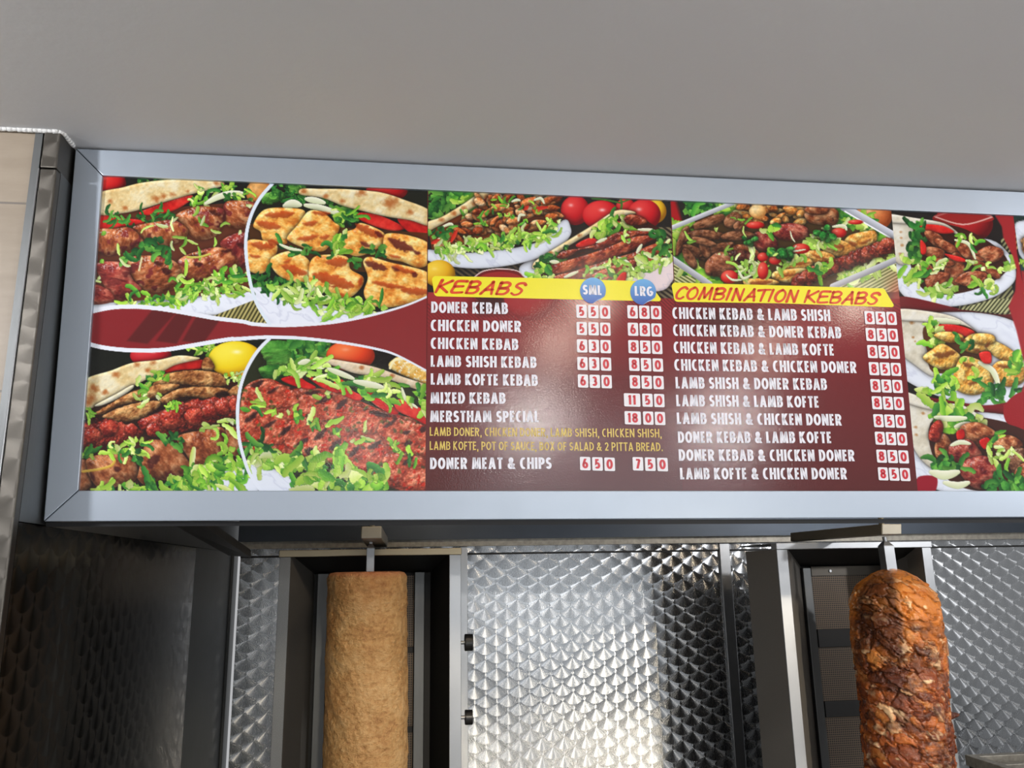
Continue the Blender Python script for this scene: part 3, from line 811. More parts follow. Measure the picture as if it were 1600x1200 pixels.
def paint_kebabs():
    c = Canvas((668, 297), (1047, 313), (1067, 768), (664.5, 768), 1.1)
    c.grad((150, 44, 48), (92, 40, 38), 440, 768)
    c.setclip([(600, 200), (1200, 200), (1200, 470), (600, 470)])
    c.use(660, 280, 4)
    c.poly([(0, 0), (1700, 0), (1700, 800), (0, 800)], (34, 30, 26))
    c.mat([(180, 540), (760, 520), (700, 760), (180, 760)], .62, 26, (30, 26, 22), (86, 74, 56))
    c.mat([(1440, 300), (1600, 300), (1600, 760), (1440, 760)], .62, 26, (44, 36, 30), (120, 108, 82))
    c.shreds([(40, 70), (230, 70), (200, 160), (60, 230)], 50, 71, 'dark', (50, 100), (22, 46))
    c.shreds([(240, 70), (380, 70), (300, 130), (220, 150)], 20, 72, 'mix', (40, 80), (18, 36))
    c.shreds([(640, 90), (800, 100), (790, 150), (700, 130)], 12, 73, 'dark', (40, 80), (18, 30))
    c.ball(1440, 200, 85, 80, ((150, 100, 10), (226, 180, 30), (246, 220, 90)), .3)
    c.ball(1270, 170, 60, 50, ((110, 8, 14), (186, 24, 30), (226, 70, 66)), .2)
    c.ball(955, 195, 90, 92, ((110, 6, 14), (196, 18, 28), (232, 70, 66)), .55)
    c.ball(1385, 222, 105, 96, ((110, 6, 14), (196, 18, 28), (232, 70, 66)), .6)
    c.ball(1118, 225, 118, 92, ((110, 6, 14), (200, 18, 28), (236, 70, 66)), .7, hx=.05)
    c.stroke([(1240, 110), (1245, 160), (1240, 195)], 14, (70, 120, 44)); c.stroke([(1060, 120), (1150, 130), (1245, 150)], 10, (60, 110, 40)); c.stroke([(1245, 145), (1310, 120)], 10, (60, 110, 40))
    c.plate([(610, 545), (700, 500), (760, 560), (700, 640), (620, 610)], 30)
    c.plate([(20, 440), (300, 460), (700, 400), (880, 255), (926, 300), (920, 360), (830, 450), (600, 528), (350, 558), (150, 540), (20, 500)], 31)
    c.poly([(40, 330), (350, 120), (800, 150), (860, 270), (500, 400), (60, 440)], (120, 52, 20))
    c.pita([(30, 270), (120, 236), (240, 165), (350, 92), (400, 75), (470, 80), (430, 130), (330, 175), (210, 235), (100, 292), (30, 325)], 32, [(330, 150, 24), (200, 215, 20), (120, 255, 20), (260, 180, 18), (400, 110, 18)])
    c.stroke([(355, 155), (420, 120), (480, 95)], 24, (196, 30, 26), (226, 70, 50))
    c.shreds([(240, 230), (340, 190), (350, 300), (260, 270)], 16, 74, 'mix', (50, 90), (18, 34))
    c.shreds([(390, 130), (440, 150), (430, 190), (390, 180)], 6, 75, 'mix', (40, 70), (18, 30))
    R = random.Random(11)
    for k in range(100):
        t = R.random(); s = R.random()
        x = 60 + 800 * t; y = lerp(430 - 330 * min(1, t * 2.2), 430 - 150 * t, s)
        if k % 3 == 0: x = R.uniform(340, 800); y = R.uniform(110, 320)
        a = R.uniform(-.9, .9); L = R.uniform(30, 56); w = R.uniform(15, 27)
        ca, sa = cos(a), sin(a)
        pts = [(x + ca * u * L - sa * v * w, y + sa * u * L + ca * v * w) for u, v in ((-1, 0), (-.5, -.9), (.4, -.8), (1, -.1), (.5, .8), (-.5, .9))]
        c.shape(pts, R.choice([((150, 56, 16), (208, 104, 44), (240, 168, 104)), ((176, 76, 26), (230, 140, 72), (250, 204, 150)), ((110, 34, 12), (166, 68, 26), (214, 124, 66)), ((190, 96, 40), (238, 166, 100), (252, 220, 176))]), 200 + k, grain=3, rough=.9, gloss=.4, lum=(.48, 1.15))
    for x, y, x2, y2 in [(690, 190, 780, 175), (180, 390, 215, 320), (660, 170, 640, 190), (60, 400, 110, 380)]:
        c.stroke([(x, y), (x2, y2)], 24, (190, 30, 22), (220, 70, 44), taper=.5)
    for x, y, x2, y2, x3, y3 in [(600, 260, 610, 225, 640, 225), (700, 130, 740, 120, 760, 150), (120, 300, 170, 280, 190, 285), (560, 140, 590, 130, 610, 132)]:
        ivory(c, [(x, y), (x2, y2), (x3, y3)], 18)
    c.shreds([(60, 455), (150, 420), (260, 395), (450, 380), (600, 345), (740, 320), (850, 265), (880, 300), (720, 380), (560, 410), (420, 440), (250, 470), (110, 475)], 110, 76, 'pale', (40, 90), (14, 28))
    c.shreds([(300, 400), (740, 330), (730, 380), (400, 440)], 34, 77, 'mix', (40, 80), (14, 26))
    c.shreds([(45, 320), (170, 310), (160, 350), (50, 360)], 14, 78, 'dark', (40, 80), (16, 30))
    for k in range(14):
        x, y = R.uniform(350, 850), R.uniform(110, 310)
        c.shreds([(x - 20, y - 14), (x + 20, y - 14), (x + 20, y + 14), (x - 20, y + 14)], 2, 500 + k, 'mix', (30, 60), (10, 18))
    # second pita with sliced doner
    c.plate([(1180, 650), (1300, 560), (1580, 470), (1600, 560), (1560, 640), (1480, 700), (1200, 700)], 33, (238, 220, 222))
    c.poly([(720, 560), (1060, 330), (1300, 200), (1520, 330), (1500, 480), (1280, 640), (760, 640)], (60, 22, 14))
    c.pita([(688, 545), (720, 500), (900, 388), (1060, 290), (1200, 200), (1290, 195), (1330, 215), (1200, 240), (1060, 330), (860, 450), (740, 545), (700, 560)], 34, [(800, 460, 16), (980, 350, 16)])
    c.tomato([(960, 410), (1040, 368), (1090, 380), (1070, 410), (990, 430)], 35); c.tomato([(1150, 285), (1200, 262), (1250, 275), (1200, 300)], 36)
    c.shreds([(1060, 320), (1180, 280), (1210, 340), (1110, 380), (1060, 360)], 30, 79, 'mix', (40, 80), (16, 34))
    c.shreds([(1150, 240), (1290, 220), (1300, 290), (1200, 290)], 20, 80, 'mix', (40, 90), (16, 34))
    c.shreds([(720, 520), (860, 420), (900, 430), (840, 530), (740, 580)], 34, 81, 'dark', (40, 80), (16, 34))
    for i, p in enumerate([[(1300, 220), (1380, 240), (1400, 280), (1300, 290), (1260, 250)], [(840, 490), (880, 450), (1000, 430), (1100, 400), (1230, 330), (1420, 325), (1410, 350), (1230, 400), (1130, 445), (1000, 440), (900, 495)],
                           [(770, 575), (800, 540), (1000, 480), (1150, 430), (1330, 360), (1470, 360), (1360, 430), (1240, 480), (1120, 530), (960, 575), (820, 600)],
                           [(820, 610), (960, 570), (1150, 510), (1280, 470), (1500, 400), (1480, 450), (1350, 500), (1250, 560), (1060, 620), (900, 640)], [(1300, 470), (1500, 390), (1560, 430), (1480, 520), (1340, 560), (1280, 530)], [(1060, 600), (1250, 520), (1360, 500), (1290, 570), (1160, 640)]]):
        c.shape(p, DONERED, 230 + i * 3, grain=3, st=2, ang=-.45, rough=.8, gloss=.55, lum=(.45, 1.25), dome=7)
    ivory(c, [(890, 612), (970, 578)], 22); ivory(c, [(1350, 315), (1430, 318), (1470, 345)], 20); ivory(c, [(1340, 460), (1370, 410)], 22); ivory(c, [(1090, 395), (1150, 370)], 20); ivory(c, [(800, 515), (850, 518)], 24); ivory(c, [(1225, 490), (1290, 520)], 20)
    c.shreds([(960, 600), (1100, 550), (1230, 490), (1230, 520), (1100, 570), (970, 620)], 20, 82, 'pale', (30, 60), (14, 24), -.4)
    c.shreds([(1240, 350), (1320, 350), (1300, 400), (1240, 390)], 7, 83, 'pale', (30, 60), (12, 22))
    c.shreds([(1270, 540), (1400, 520), (1530, 440), (1560, 470), (1480, 560), (1340, 610), (1260, 610)], 44, 84, 'pale', (40, 90), (16, 34))
    c.shreds([(1470, 340), (1560, 400), (1560, 480), (1480, 470)], 16, 85, 'dark', (40, 90), (18, 34))
    c.shreds([(660, 600), (760, 560), (830, 610), (800, 640), (670, 640)], 26, 86, 'mix', (40, 80), (18, 34))
    c.shreds([(1110, 610), (1230, 590), (1230, 640), (1120, 640)], 14, 87, 'mix', (40, 80), (18, 34))
    c.tomato([(1210, 640), (1240, 590), (1275, 585), (1265, 640)], 37)
    c.ball(105, 590, 100, 85, ((150, 100, 8), (226, 168, 24), (250, 214, 70)), .25)
    c.poly([(320, 625), (360, 580), (460, 560), (580, 570), (640, 620), (630, 680), (340, 680)], (110, 24, 26), True)
    c.poly([(350, 620), (400, 590), (500, 578), (600, 600), (620, 640), (360, 650)], (156, 40, 38), True)
    c.stroke([(325, 612), (380, 575), (480, 560), (590, 572), (632, 606)], 7, (220, 200, 196))
    # faded continuation below the banner
    c.setclip([(600, 455), (1200, 470), (1200, 800), (600, 800)])
    g = np.clip((c.Y - 462) / 55, 0, 1)
    base = lerp(A3((152, 44, 48)), A3((112, 40, 40)), np.clip((c.Y - 470) / 130, 0, 1)[..., None])
    low = lerp(base, A3((88, 38, 36)), np.clip((c.Y - 560) / 200, 0, 1)[..., None])
    u = (-c.X * sin(.75) + c.Y * cos(.75)) / 4.2
    st = (np.sin(u * 2 * pi) > .1) * np.clip(1 - (c.Y - 470) / 60, 0, 1) * .55
    low = lerp(low, A3((70, 34, 32)), st[..., None])
    m = c.clip[..., None]
    c.C[:] = c.C * (1 - m) + low * m
    c.use(660, 280, 4)
    c.poly([(330, 700), (520, 700), (520, 830), (350, 840)], (58, 34, 30), alpha=.85, soft=8)
    c.ball(680, 740, 170, 145, ((124, 36, 40), (158, 46, 48), (172, 54, 56)), 0)
    c.ball(180, 745, 150, 95, ((124, 36, 40), (154, 46, 48), (166, 52, 54)), 0)
    c.setclip()
    c.stroke([(668.5, 297), (665, 768)], 1.6, (92, 30, 30), raw=True, smooth=False)
    return c

def chunk_at(c, x, y, rx, ry, a, pal, seed, **kw):
    R = random.Random(seed)
    pts = []
    for i in range(8):
        t = 2 * pi * i / 8
        k = R.uniform(.82, 1.12)
        u, v = cos(t) * rx * k, sin(t) * ry * k
        pts.append((x + u * cos(a) - v * sin(a), y + u * sin(a) + v * cos(a)))
    o = dict(grain=3.2, rough=.8, gloss=.45, lum=(.48, 1.15)); o.update(kw)
    c.shape(pts, pal, seed, **o)

def parsley(c, x, y, r, seed):
    R = random.Random(seed)
    for k in range(9):
        a = R.uniform(0, 2 * pi); d = R.uniform(.2, .9) * r
        chunk_at(c, x + cos(a) * d, y + sin(a) * d * .7, r * .38, r * .3, a, ((14, 76, 26), (40, 130, 48), (96, 184, 84)), seed + k, grain=3, rough=.6, gloss=0, shadow=.4)

def paint_combination():
    c = Canvas((1047, 313), (1392.5, 328), (1434, 768), (1067, 768), 1.1)
    c.C[:] = lerp(A3((150, 44, 46)), A3((96, 40, 40)), np.clip((c.Y - 440) / 320, 0, 1)[..., None])
    c.setclip([(1000, 200), (1500, 200), (1500, 470), (1000, 455)])
    c.use(1040, 290, 4.21)
    c.poly([(0, 0), (1700, 0), (1700, 800), (0, 800)], (36, 34, 28))
    c.poly([(20, 80), (60, 80), (110, 250), (30, 300)], (170, 24, 28), soft=3)
    c.shreds([(150, 90), (420, 90), (300, 160), (160, 210)], 30, 101, 'dark', (60, 120), (20, 46))
    c.stroke([(180, 190), (200, 130), (250, 110)], 30, (60, 150, 50), (110, 190, 70))
    c.ball(1370, 200, 120, 100, ((130, 56, 20), (196, 104, 52), (236, 170, 110)), .3, .2, 3)
    c.mat([(30, 500), (330, 660), (30, 700)], .55, 20, (96, 104, 50), (208, 206, 150))
    c.mat([(1080, 660), (1520, 480), (1540, 700), (1080, 700)], -.5, 20, (96, 104, 50), (208, 206, 150))
    tray = [(36, 276), (440, 112), (1170, 140), (1500, 330), (1512, 486), (1090, 664), (290, 650), (40, 480)]
    c.poly(tray, (74, 52, 24))
    for k in range(26):
        t = k / 25; x, y = lerp(1110, 1505, t), lerp(650, 480, t)
        c.stroke([(x, y - 14), (x + 8, y + 14)], 5, (110, 110, 120), alpha=.7)
    c.shreds([(40, 280), (130, 240), (110, 420), (40, 400)], 24, 102, 'mix', (60, 120), (26, 50))
    c.shreds([(270, 200), (430, 130), (440, 180), (300, 230)], 20, 103, 'mix', (50, 100), (20, 40))
    c.shreds([(1120, 150), (1290, 210), (1440, 300), (1490, 380), (1350, 330), (1150, 230)], 60, 104, 'mix', (50, 110), (20, 44))
    c.shreds([(90, 480), (220, 540), (340, 640), (280, 640), (120, 540)], 40, 105, 'mix', (60, 120), (24, 46))
    c.shreds([(1160, 590), (1340, 530), (1490, 460), (1490, 500), (1250, 610), (1150, 620)], 44, 106, 'pale', (50, 110), (20, 40))
    R = random.Random(4)
    for k in range(34):      # shredded chicken along the top
        x, y = R.uniform(470, 930), R.uniform(130, 250)
        chunk_at(c, x, y, R.uniform(36, 62), R.uniform(16, 28), R.uniform(-.6, .6), R.choice([((150, 66, 20), (210, 120, 50), (244, 190, 110)), ((176, 84, 24), (232, 150, 66), (252, 216, 140))]), 600 + k)
    c.ball(605, 170, 56, 46, ((180, 120, 60), (230, 180, 110), (250, 226, 170)), .3, .3, 5)
    for i, (x, y, rx, ry, a, p) in enumerate([(1040, 200, 120, 70, .1, LAMB), (830, 310, 120, 62, .1, LAMBRED), (650, 370, 90, 66, .3, LAMBRED), (520, 440, 110, 54, .25, LAMB), (1000, 160, 80, 40, 0, LAMB)]):
        chunk_at(c, x, y, rx, ry, a, p, 640 + i, st=2.4, ang=.5, burn=.3, gloss=.5)
    for i, (x, y, rx, ry, a) in enumerate([(290, 240, 130, 34, -.35), (110, 370, 100, 36, -1.2), (280, 330, 130, 36, .1), (470, 330, 110, 34, -.05), (440, 230, 60, 50, -.6), (200, 440, 110, 36, .5), (340, 420, 120, 34, -.4), (160, 480, 90, 34, 1.0), (260, 430, 60, 32, 1.2), (500, 260, 60, 34, -.5), (250, 370, 90, 26, .2)]):
        chunk_at(c, x, y, rx, ry, a, ((74, 38, 22), (122, 72, 44), (172, 116, 80)), 660 + i, st=2, ang=a, dome=7, gloss=.25)
    chunk_at(c, 365, 520, 130, 78, -.15, ((90, 44, 26), (140, 78, 50), (190, 124, 88)), 690, st=2.4, ang=.4, gloss=.4, burn=.25)
    chunk_at(c, 510, 470, 90, 40, .2, BURN and ((50, 24, 22), (96, 46, 34), (140, 80, 58)), 691)
    for i, (x, y, rx, ry, a) in enumerate([(1290, 360, 120, 66, -.15), (1140, 420, 120, 56, .1), (1010, 475, 105, 46, .15), (870, 520, 120, 50, -.1), (820, 590, 130, 46, -.1), (620, 640, 120, 30, 0), (1100, 400, 70, 30, .3)]):
        chunk_at(c, x, y, rx, ry, a, ((196, 116, 40), (230, 170, 80), (250, 220, 140)), 700 + i, dome=8, gloss=.4)
    chars(c, [(1210, 370, 1260, 390, 30), (1280, 380, 1350, 350, 18), (960, 450, 1060, 480, 16), (800, 510, 960, 505, 18), (750, 590, 860, 580, 16), (1090, 385, 1170, 400, 24), (560, 640, 700, 630, 24), (1020, 500, 1060, 496, 22)], (150, 62, 20))
    c.stroke([(36, 280), (440, 116)], 30, (236, 238, 246), (150, 152, 164)); c.stroke([(1170, 140), (1500, 330)], 52, (222, 226, 238), (140, 144, 158)); c.stroke([(1180, 170), (1480, 345)], 10, (246, 248, 252))
    c.stroke([(1100, 664), (1512, 490)], 40, (214, 216, 224), (126, 126, 136)); c.stroke([(40, 480), (290, 650)], 40, (216, 218, 226), (140, 140, 150))
    for i in range(12):
        t = i / 11; x, y = lerp(880, 1450, t), lerp(625, 395, t)
        chunk_at(c, x, y, 62, 52 if i < 11 else 50, -.4, ((92, 24, 18), (146, 48, 34), (190, 92, 64)), 720 + i, rough=1.2, gloss=.6, wob=2)
    c.shreds([(500, 500), (600, 470), (620, 560), (540, 620), (470, 590)], 26, 107, 'pale', (50, 110), (14, 28))
    c.shreds([(880, 360), (1040, 290), (1180, 290), (1120, 380), (960, 420)], 26, 108, 'pale', (50, 110), (14, 30))
    c.shreds([(830, 480), (910, 450), (900, 510), (700, 560), (700, 530)], 18, 109, 'pale', (50, 90), (16, 28))
    c.shreds([(950, 540), (1080, 510), (1060, 570), (960, 580)], 16, 110, 'mix', (50, 90), (20, 36))
    c.shreds([(620, 260), (700, 270), (690, 310), (630, 300)], 6, 111, 'mix', (50, 90), (24, 40))
    for x, y, rx, ry in [(890, 415, 60, 34), (1140, 310, 50, 32), (640, 560, 36, 58), (420, 600, 56, 44), (1250, 240, 50, 16), (640, 470, 36, 30), (720, 490, 40, 30), (590, 260, 60, 24)]:
        c.ball(x, y, rx, ry, ((140, 10, 14), (206, 34, 30), (240, 104, 84)), .4)
    ivory(c, [(400, 590), (440, 620), (500, 620)], 14); ivory(c, [(480, 560), (510, 610), (560, 590)], 18); ivory(c, [(1100, 270), (1170, 265), (1190, 290)], 22); ivory(c, [(820, 300), (830, 340), (850, 370)], 10); ivory(c, [(860, 395), (840, 430), (920, 420)], 12)
    parsley(c, 1050, 310, 74, 801); parsley(c, 745, 440, 88, 811); parsley(c, 560, 360, 50, 821)
    for k in range(8):
        x, y = R.uniform(130, 800), R.uniform(220, 500)
        c.shreds([(x - 24, y - 14), (x + 24, y - 14), (x + 24, y + 14), (x - 24, y + 14)], 2, 830 + k, 'pale', (40, 80), (9, 16))
    # reddish fade on both sides above the banner
    w = np.clip((c.Y - 415) / 50, 0, 1) * np.clip((c.X - 1375) / 25, 0, 1) * c.clip
    c.C[:] = lerp(c.C, A3((196, 92, 84)), (w * .8)[..., None])
    # below the banner: faded tray and mat
    c.setclip([(1000, 455), (1500, 478), (1500, 800), (1000, 800)])
    base = lerp(A3((146, 42, 48)), A3((118, 40, 42)), np.clip((c.Y - 470) / 130, 0, 1)[..., None])
    low = lerp(base, A3((94, 40, 40)), np.clip((c.Y - 560) / 200, 0, 1)[..., None])
    u = (-c.X * sin(.55) + c.Y * cos(.55)) / 4.6
    fade = np.clip(1 - (c.Y - 470) / 50, 0, 1)
    low = lerp(low, A3((82, 40, 36)), ((np.sin(u * 2 * pi) > .1) * fade * .6)[..., None])
    dk = np.exp(-((c.X - 1130) / 70) ** 2 - ((c.Y - 500) / 26) ** 2) * .75
    low = lerp(low, A3((64, 36, 34)), dk[..., None])
    m = c.clip[..., None]
    c.C[:] = c.C * (1 - m) + low * m
    c.setclip()
    c.stroke([(1047.5, 313), (1068, 768)], 1.6, (96, 34, 34), raw=True, smooth=False)
    return c

def paint_wraps():
    c = Canvas((1392.5, 328), (1583, 336), (1646, 768), (1434, 768), 1.1)
    c.use(1380, 300, 2.4)
    c.poly([(-40, 0), (800, 0), (800, 1200), (-40, 1200)], (30, 24, 22))
    def wrap(poly_out, poly_rim, spots, seed):
        c.shape(poly_out, ((206, 196, 172), (236, 230, 212), (250, 248, 240)), seed, grain=6, rough=.25, dome=9, lum=(.7, 1.04), contrast=.6, spots=[(x, y, r, (176, 120, 64)) for x, y, r in spots])
        c.shape(poly_rim, ((214, 204, 178), (240, 234, 216), (250, 248, 240)), seed + 1, grain=6, rough=.25, dome=4, lum=(.7, 1.04), contrast=.6)
    # top: doner wrap
    c.mat([(300, 300), (560, 190), (520, 130), (440, 180), (520, 500), (280, 470)], 2.25, 15, (44, 42, 28), (170, 170, 120))
    c.ball(300, 120, 112, 78, ((90, 6, 10), (160, 22, 26), (196, 40, 40)), .0)
    c.poly([(190, 90), (250, 72), (350, 72), (410, 92), (400, 110), (300, 122), (200, 112)], (150, 30, 28), True)
    c.stroke([(192, 92), (300, 122), (408, 94)], 5, (220, 170, 160)); c.stroke([(192, 92), (300, 68), (408, 92)], 4, (180, 100, 96))
    c.plate([(45, 260), (150, 200), (380, 175), (470, 230), (498, 300), (480, 350), (400, 400), (250, 430), (110, 410), (50, 350)], 41)
    c.poly([(100, 130), (280, 130), (440, 220), (460, 300), (330, 370), (180, 380), (110, 300)], (58, 24, 14), True)
    wrap([(20, 90), (100, 110), (112, 150), (96, 262), (40, 250)], [(20, 84), (110, 96), (230, 118), (290, 165), (230, 140), (110, 122), (20, 112)], [(66, 150, 8), (68, 172, 7), (70, 200, 8), (64, 232, 8), (100, 240, 8)], 900)
    c.tomato([(145, 122), (220, 126), (266, 150), (220, 156), (150, 140)], 901)
    c.shreds([(100, 120), (140, 120), (150, 220), (110, 240)], 22, 120, 'dark', (30, 60), (12, 22))
    R = random.Random(9)
    for i, (x, y, rx, ry, a) in enumerate([(200, 180, 60, 22, .7), (190, 230, 44, 26, .2), (250, 210, 66, 20, .5), (400, 235, 62, 30, -.1), (330, 250, 60, 18, .3), (390, 290, 66, 18, .5), (270, 290, 36, 66, .1), (200, 330, 52, 26, -.4), (330, 325, 60, 30, -.2), (300, 215, 44, 20, .9), (230, 265, 40, 18, .2), (160, 290, 30, 22, .3)]):
        chunk_at(c, x, y, rx, ry, a, ((104, 40, 20), (158, 80, 48), (206, 138, 96)), 910 + i, grain=3, dome=6, gloss=.4, st=1.6, ang=a)
    ivory(c, [(270, 180), (320, 195), (345, 250)], 13)
    c.tomato([(230, 232), (290, 244), (316, 262), (270, 258)], 930); c.tomato([(140, 180), (160, 200), (160, 230), (142, 230)], 931)
    c.shreds([(70, 260), (150, 260), (160, 330), (100, 330)], 26, 121, 'mix', (30, 60), (12, 22))
    c.shreds([(170, 250), (250, 250), (240, 290), (180, 290)], 14, 122, 'pale', (24, 50), (9, 16))
    c.shreds([(160, 370), (260, 350), (260, 390), (180, 392)], 18, 123, 'pale', (30, 60), (12, 20))
    c.shreds([(330, 340), (420, 330), (410, 365), (340, 362)], 14, 124, 'mix', (24, 50), (10, 18))
    c.shreds([(440, 260), (485, 270), (480, 310), (450, 300)], 10, 125, 'pale', (24, 50), (12, 20))
    c.shreds([(320, 250), (400, 280), (390, 296), (320, 268)], 8, 126, 'pale', (24, 44), (8, 14))
    c.shreds([(280, 160), (350, 190), (340, 205), (290, 185)], 8, 127, 'mix', (24, 44), (10, 16))
    # middle: chicken wrap
    c.poly([(60, 392), (300, 440), (460, 460), (540, 440), (540, 560), (60, 480)], (110, 22, 26), True)
    c.plate([(40, 640), (100, 480), (300, 450), (480, 480), (560, 560), (560, 780), (440, 805), (250, 780), (90, 710)], 42)
    c.mat([(280, 440), (420, 400), (500, 400), (460, 455)], 2.25, 12, (60, 62, 34), (190, 190, 140))
    wrap([(60, 470), (140, 480), (166, 520), (158, 590), (190, 690), (120, 650), (60, 590)], [(55, 440), (160, 446), (270, 470), (345, 522), (270, 500), (150, 486), (60, 478)], [(112, 545, 6), (120, 560, 5), (108, 490, 10)], 940)
    c.poly([(160, 500), (330, 510), (400, 640), (200, 680), (165, 600)], (84, 48, 20), True)
    ivory(c, [(170, 478), (230, 484), (285, 490)], 24)
    c.tomato([(200, 500), (270, 498), (340, 522), (330, 545), (210, 525)], 950)
    c.shreds([(165, 500), (210, 495), (215, 570), (170, 580)], 22, 131, 'mix', (30, 60), (12, 24))
    for i, (x, y, rx, ry, a) in enumerate([(250, 545, 56, 20, .1), (360, 570, 66, 44, .2), (440, 600, 70, 28, .5), (220, 620, 64, 50, 0), (335, 690, 78, 74, .3), (475, 680, 70, 50, .2), (380, 550, 50, 24, 0)]):
        chunk_at(c, x, y, rx, ry, a, ((202, 128, 40), (236, 184, 84), (252, 224, 140)), 960 + i, grain=3.4, dome=11, gloss=.4)
    chars(c, [(190, 610, 270, 600, 22), (340, 590, 400, 600, 18), (300, 640, 340, 650, 16), (320, 720, 360, 700, 18), (430, 650, 490, 650, 14), (380, 580, 400, 560, 10), (290, 545, 310, 555, 12)], (120, 56, 22))
    ivory(c, [(360, 640), (410, 670), (435, 730)], 22)
    c.tomato([(360, 605), (400, 600), (405, 640), (375, 640)], 970)
    c.shreds([(155, 740), (220, 690), (280, 720), (270, 760), (180, 760)], 26, 132, 'mix', (40, 70), (16, 28))
    c.shreds([(390, 740), (440, 740), (520, 745), (470, 772), (390, 778)], 18, 133, 'dark', (40, 70), (14, 24))
    c.shreds([(490, 620), (530, 620), (530, 650), (500, 650)], 8, 134, 'mix', (24, 50), (12, 22)); c.shreds([(470, 670), (510, 672), (500, 690), (475, 690)], 4, 135, 'mix', (24, 40), (14, 20))
    c.shreds([(270, 560), (330, 555), (330, 590), (280, 590)], 8, 136, 'dark', (24, 50), (12, 20)); c.shreds([(320, 690), (350, 690), (345, 710), (325, 705)], 3, 137, 'mix', (24, 40), (12, 20)); c.shreds([(300, 620), (330, 620), (330, 640), (305, 636)], 3, 138, 'mix', (20, 36), (10, 18))
    # bottom: lamb wrap
    c.poly([(160, 770), (380, 800), (540, 780), (600, 860), (560, 880), (400, 840), (200, 810)], (120, 20, 26), True)
    c.plate([(100, 1000), (200, 850), (420, 830), (600, 900), (620, 1140), (300, 1140), (130, 1080)], 43)
    c.poly([(130, 1070), (200, 1070), (190, 1130), (130, 1130)], (150, 22, 40), True)
    wrap([(85, 770), (190, 815), (196, 860), (178, 920), (200, 1036), (140, 1000), (90, 900)], [(85, 750), (200, 790), (300, 800), (385, 860), (330, 850), (200, 822), (90, 790)], [(122, 882, 8), (124, 910, 8), (140, 1000, 7), (150, 830, 8)], 980)
    c.poly([(190, 850), (400, 850), (560, 920), (560, 1110), (300, 1110), (190, 1000)], (62, 28, 18), True)
    c.shreds([(190, 800), (260, 800), (380, 850), (370, 870), (260, 910), (230, 870)], 44, 141, 'mix', (40, 80), (16, 30))
    ivory(c, [(195, 845), (250, 850), (310, 848)], 22); ivory(c, [(270, 880), (300, 872), (328, 868)], 20)
    for i, (x, y, rx, ry, a, p) in enumerate([(225, 960, 36, 56, .1, LAMB), (200, 900, 26, 44, .3, KOFTE), (350, 910, 70, 44, 0, LAMB), (470, 950, 66, 40, .2, LAMB), (310, 975, 60, 50, .3, LAMBRED), (365, 1050, 90, 62, .25, LAMBRED), (520, 1010, 60, 60, .2, ((60, 30, 20), (110, 66, 44), (170, 122, 88))), (545, 1060, 60, 50, .2, LAMB)]):
        chunk_at(c, x, y, rx, ry, a, p, 990 + i, grain=3, st=2.4, ang=.5, gloss=.5, burn=.25)
    c.tomato([(360, 935), (390, 920), (405, 945), (380, 965)], 997); c.tomato([(275, 900), (300, 890), (306, 920), (280, 930)], 998)
    ivory(c, [(255, 950), (290, 938), (325, 944)], 18)
    c.shreds([(390, 950), (480, 950), (490, 1010), (420, 1010)], 16, 142, 'pale', (30, 60), (10, 18))
    c.shreds([(180, 980), (290, 1020), (300, 1040), (200, 1040)], 20, 143, 'dark', (40, 70), (14, 26)); ivory(c, [(180, 1050), (230, 1062), (280, 1050)], 34); ivory(c, [(230, 1090), (280, 1100), (320, 1090)], 26)
    c.shreds([(400, 1100), (450, 1060), (510, 1070), (520, 1120), (400, 1120)], 26, 144, 'dark', (40, 70), (16, 28)); c.shreds([(415, 905), (440, 905), (436, 922), (418, 920)], 4, 145, 'mix', (20, 40), (12, 18))
    # red ribbon down the right edge
    c.poly([(412, 76), (490, 80), (502, 230), (520, 320), (600, 600), (640, 1140), (600, 1140), (560, 780), (470, 860), (450, 800), (510, 770), (540, 690), (500, 520), (470, 430), (495, 370), (500, 290), (486, 240), (450, 170), (445, 130)], (158, 34, 38), soft=1.2)
    c.poly([(455, 800), (520, 750), (580, 800), (580, 900), (500, 880), (460, 860)], (150, 24, 30), True)
    return c

def paint_edge():
    c = Canvas((1583, 336), (1780, 344.6), (1850, 768), (1646, 768), .6)
    c.grad((150, 40, 44), (96, 38, 38), 440, 768)
    c.use(1540, 320, 6.667)
    c.poly([(280, 60), (2000, 60), (2000, 690), (340, 690)], (34, 60, 54))
    c.plate([(300, 240), (420, 160), (900, 160), (1300, 300), (1300, 620), (700, 660), (380, 560)], 51)
    for i in range(16):
        R = random.Random(60 + i)
        chunk_at(c, R.uniform(400, 1100), R.uniform(230, 560), 90, 60, R.uniform(-1, 1), R.choice([LAMB, DONER, CHICK]), 1100 + i)
    c.shreds([(350, 560), (600, 600), (900, 640), (600, 680), (380, 660)], 30, 151, 'mix', (60, 140), (26, 50))
    return c
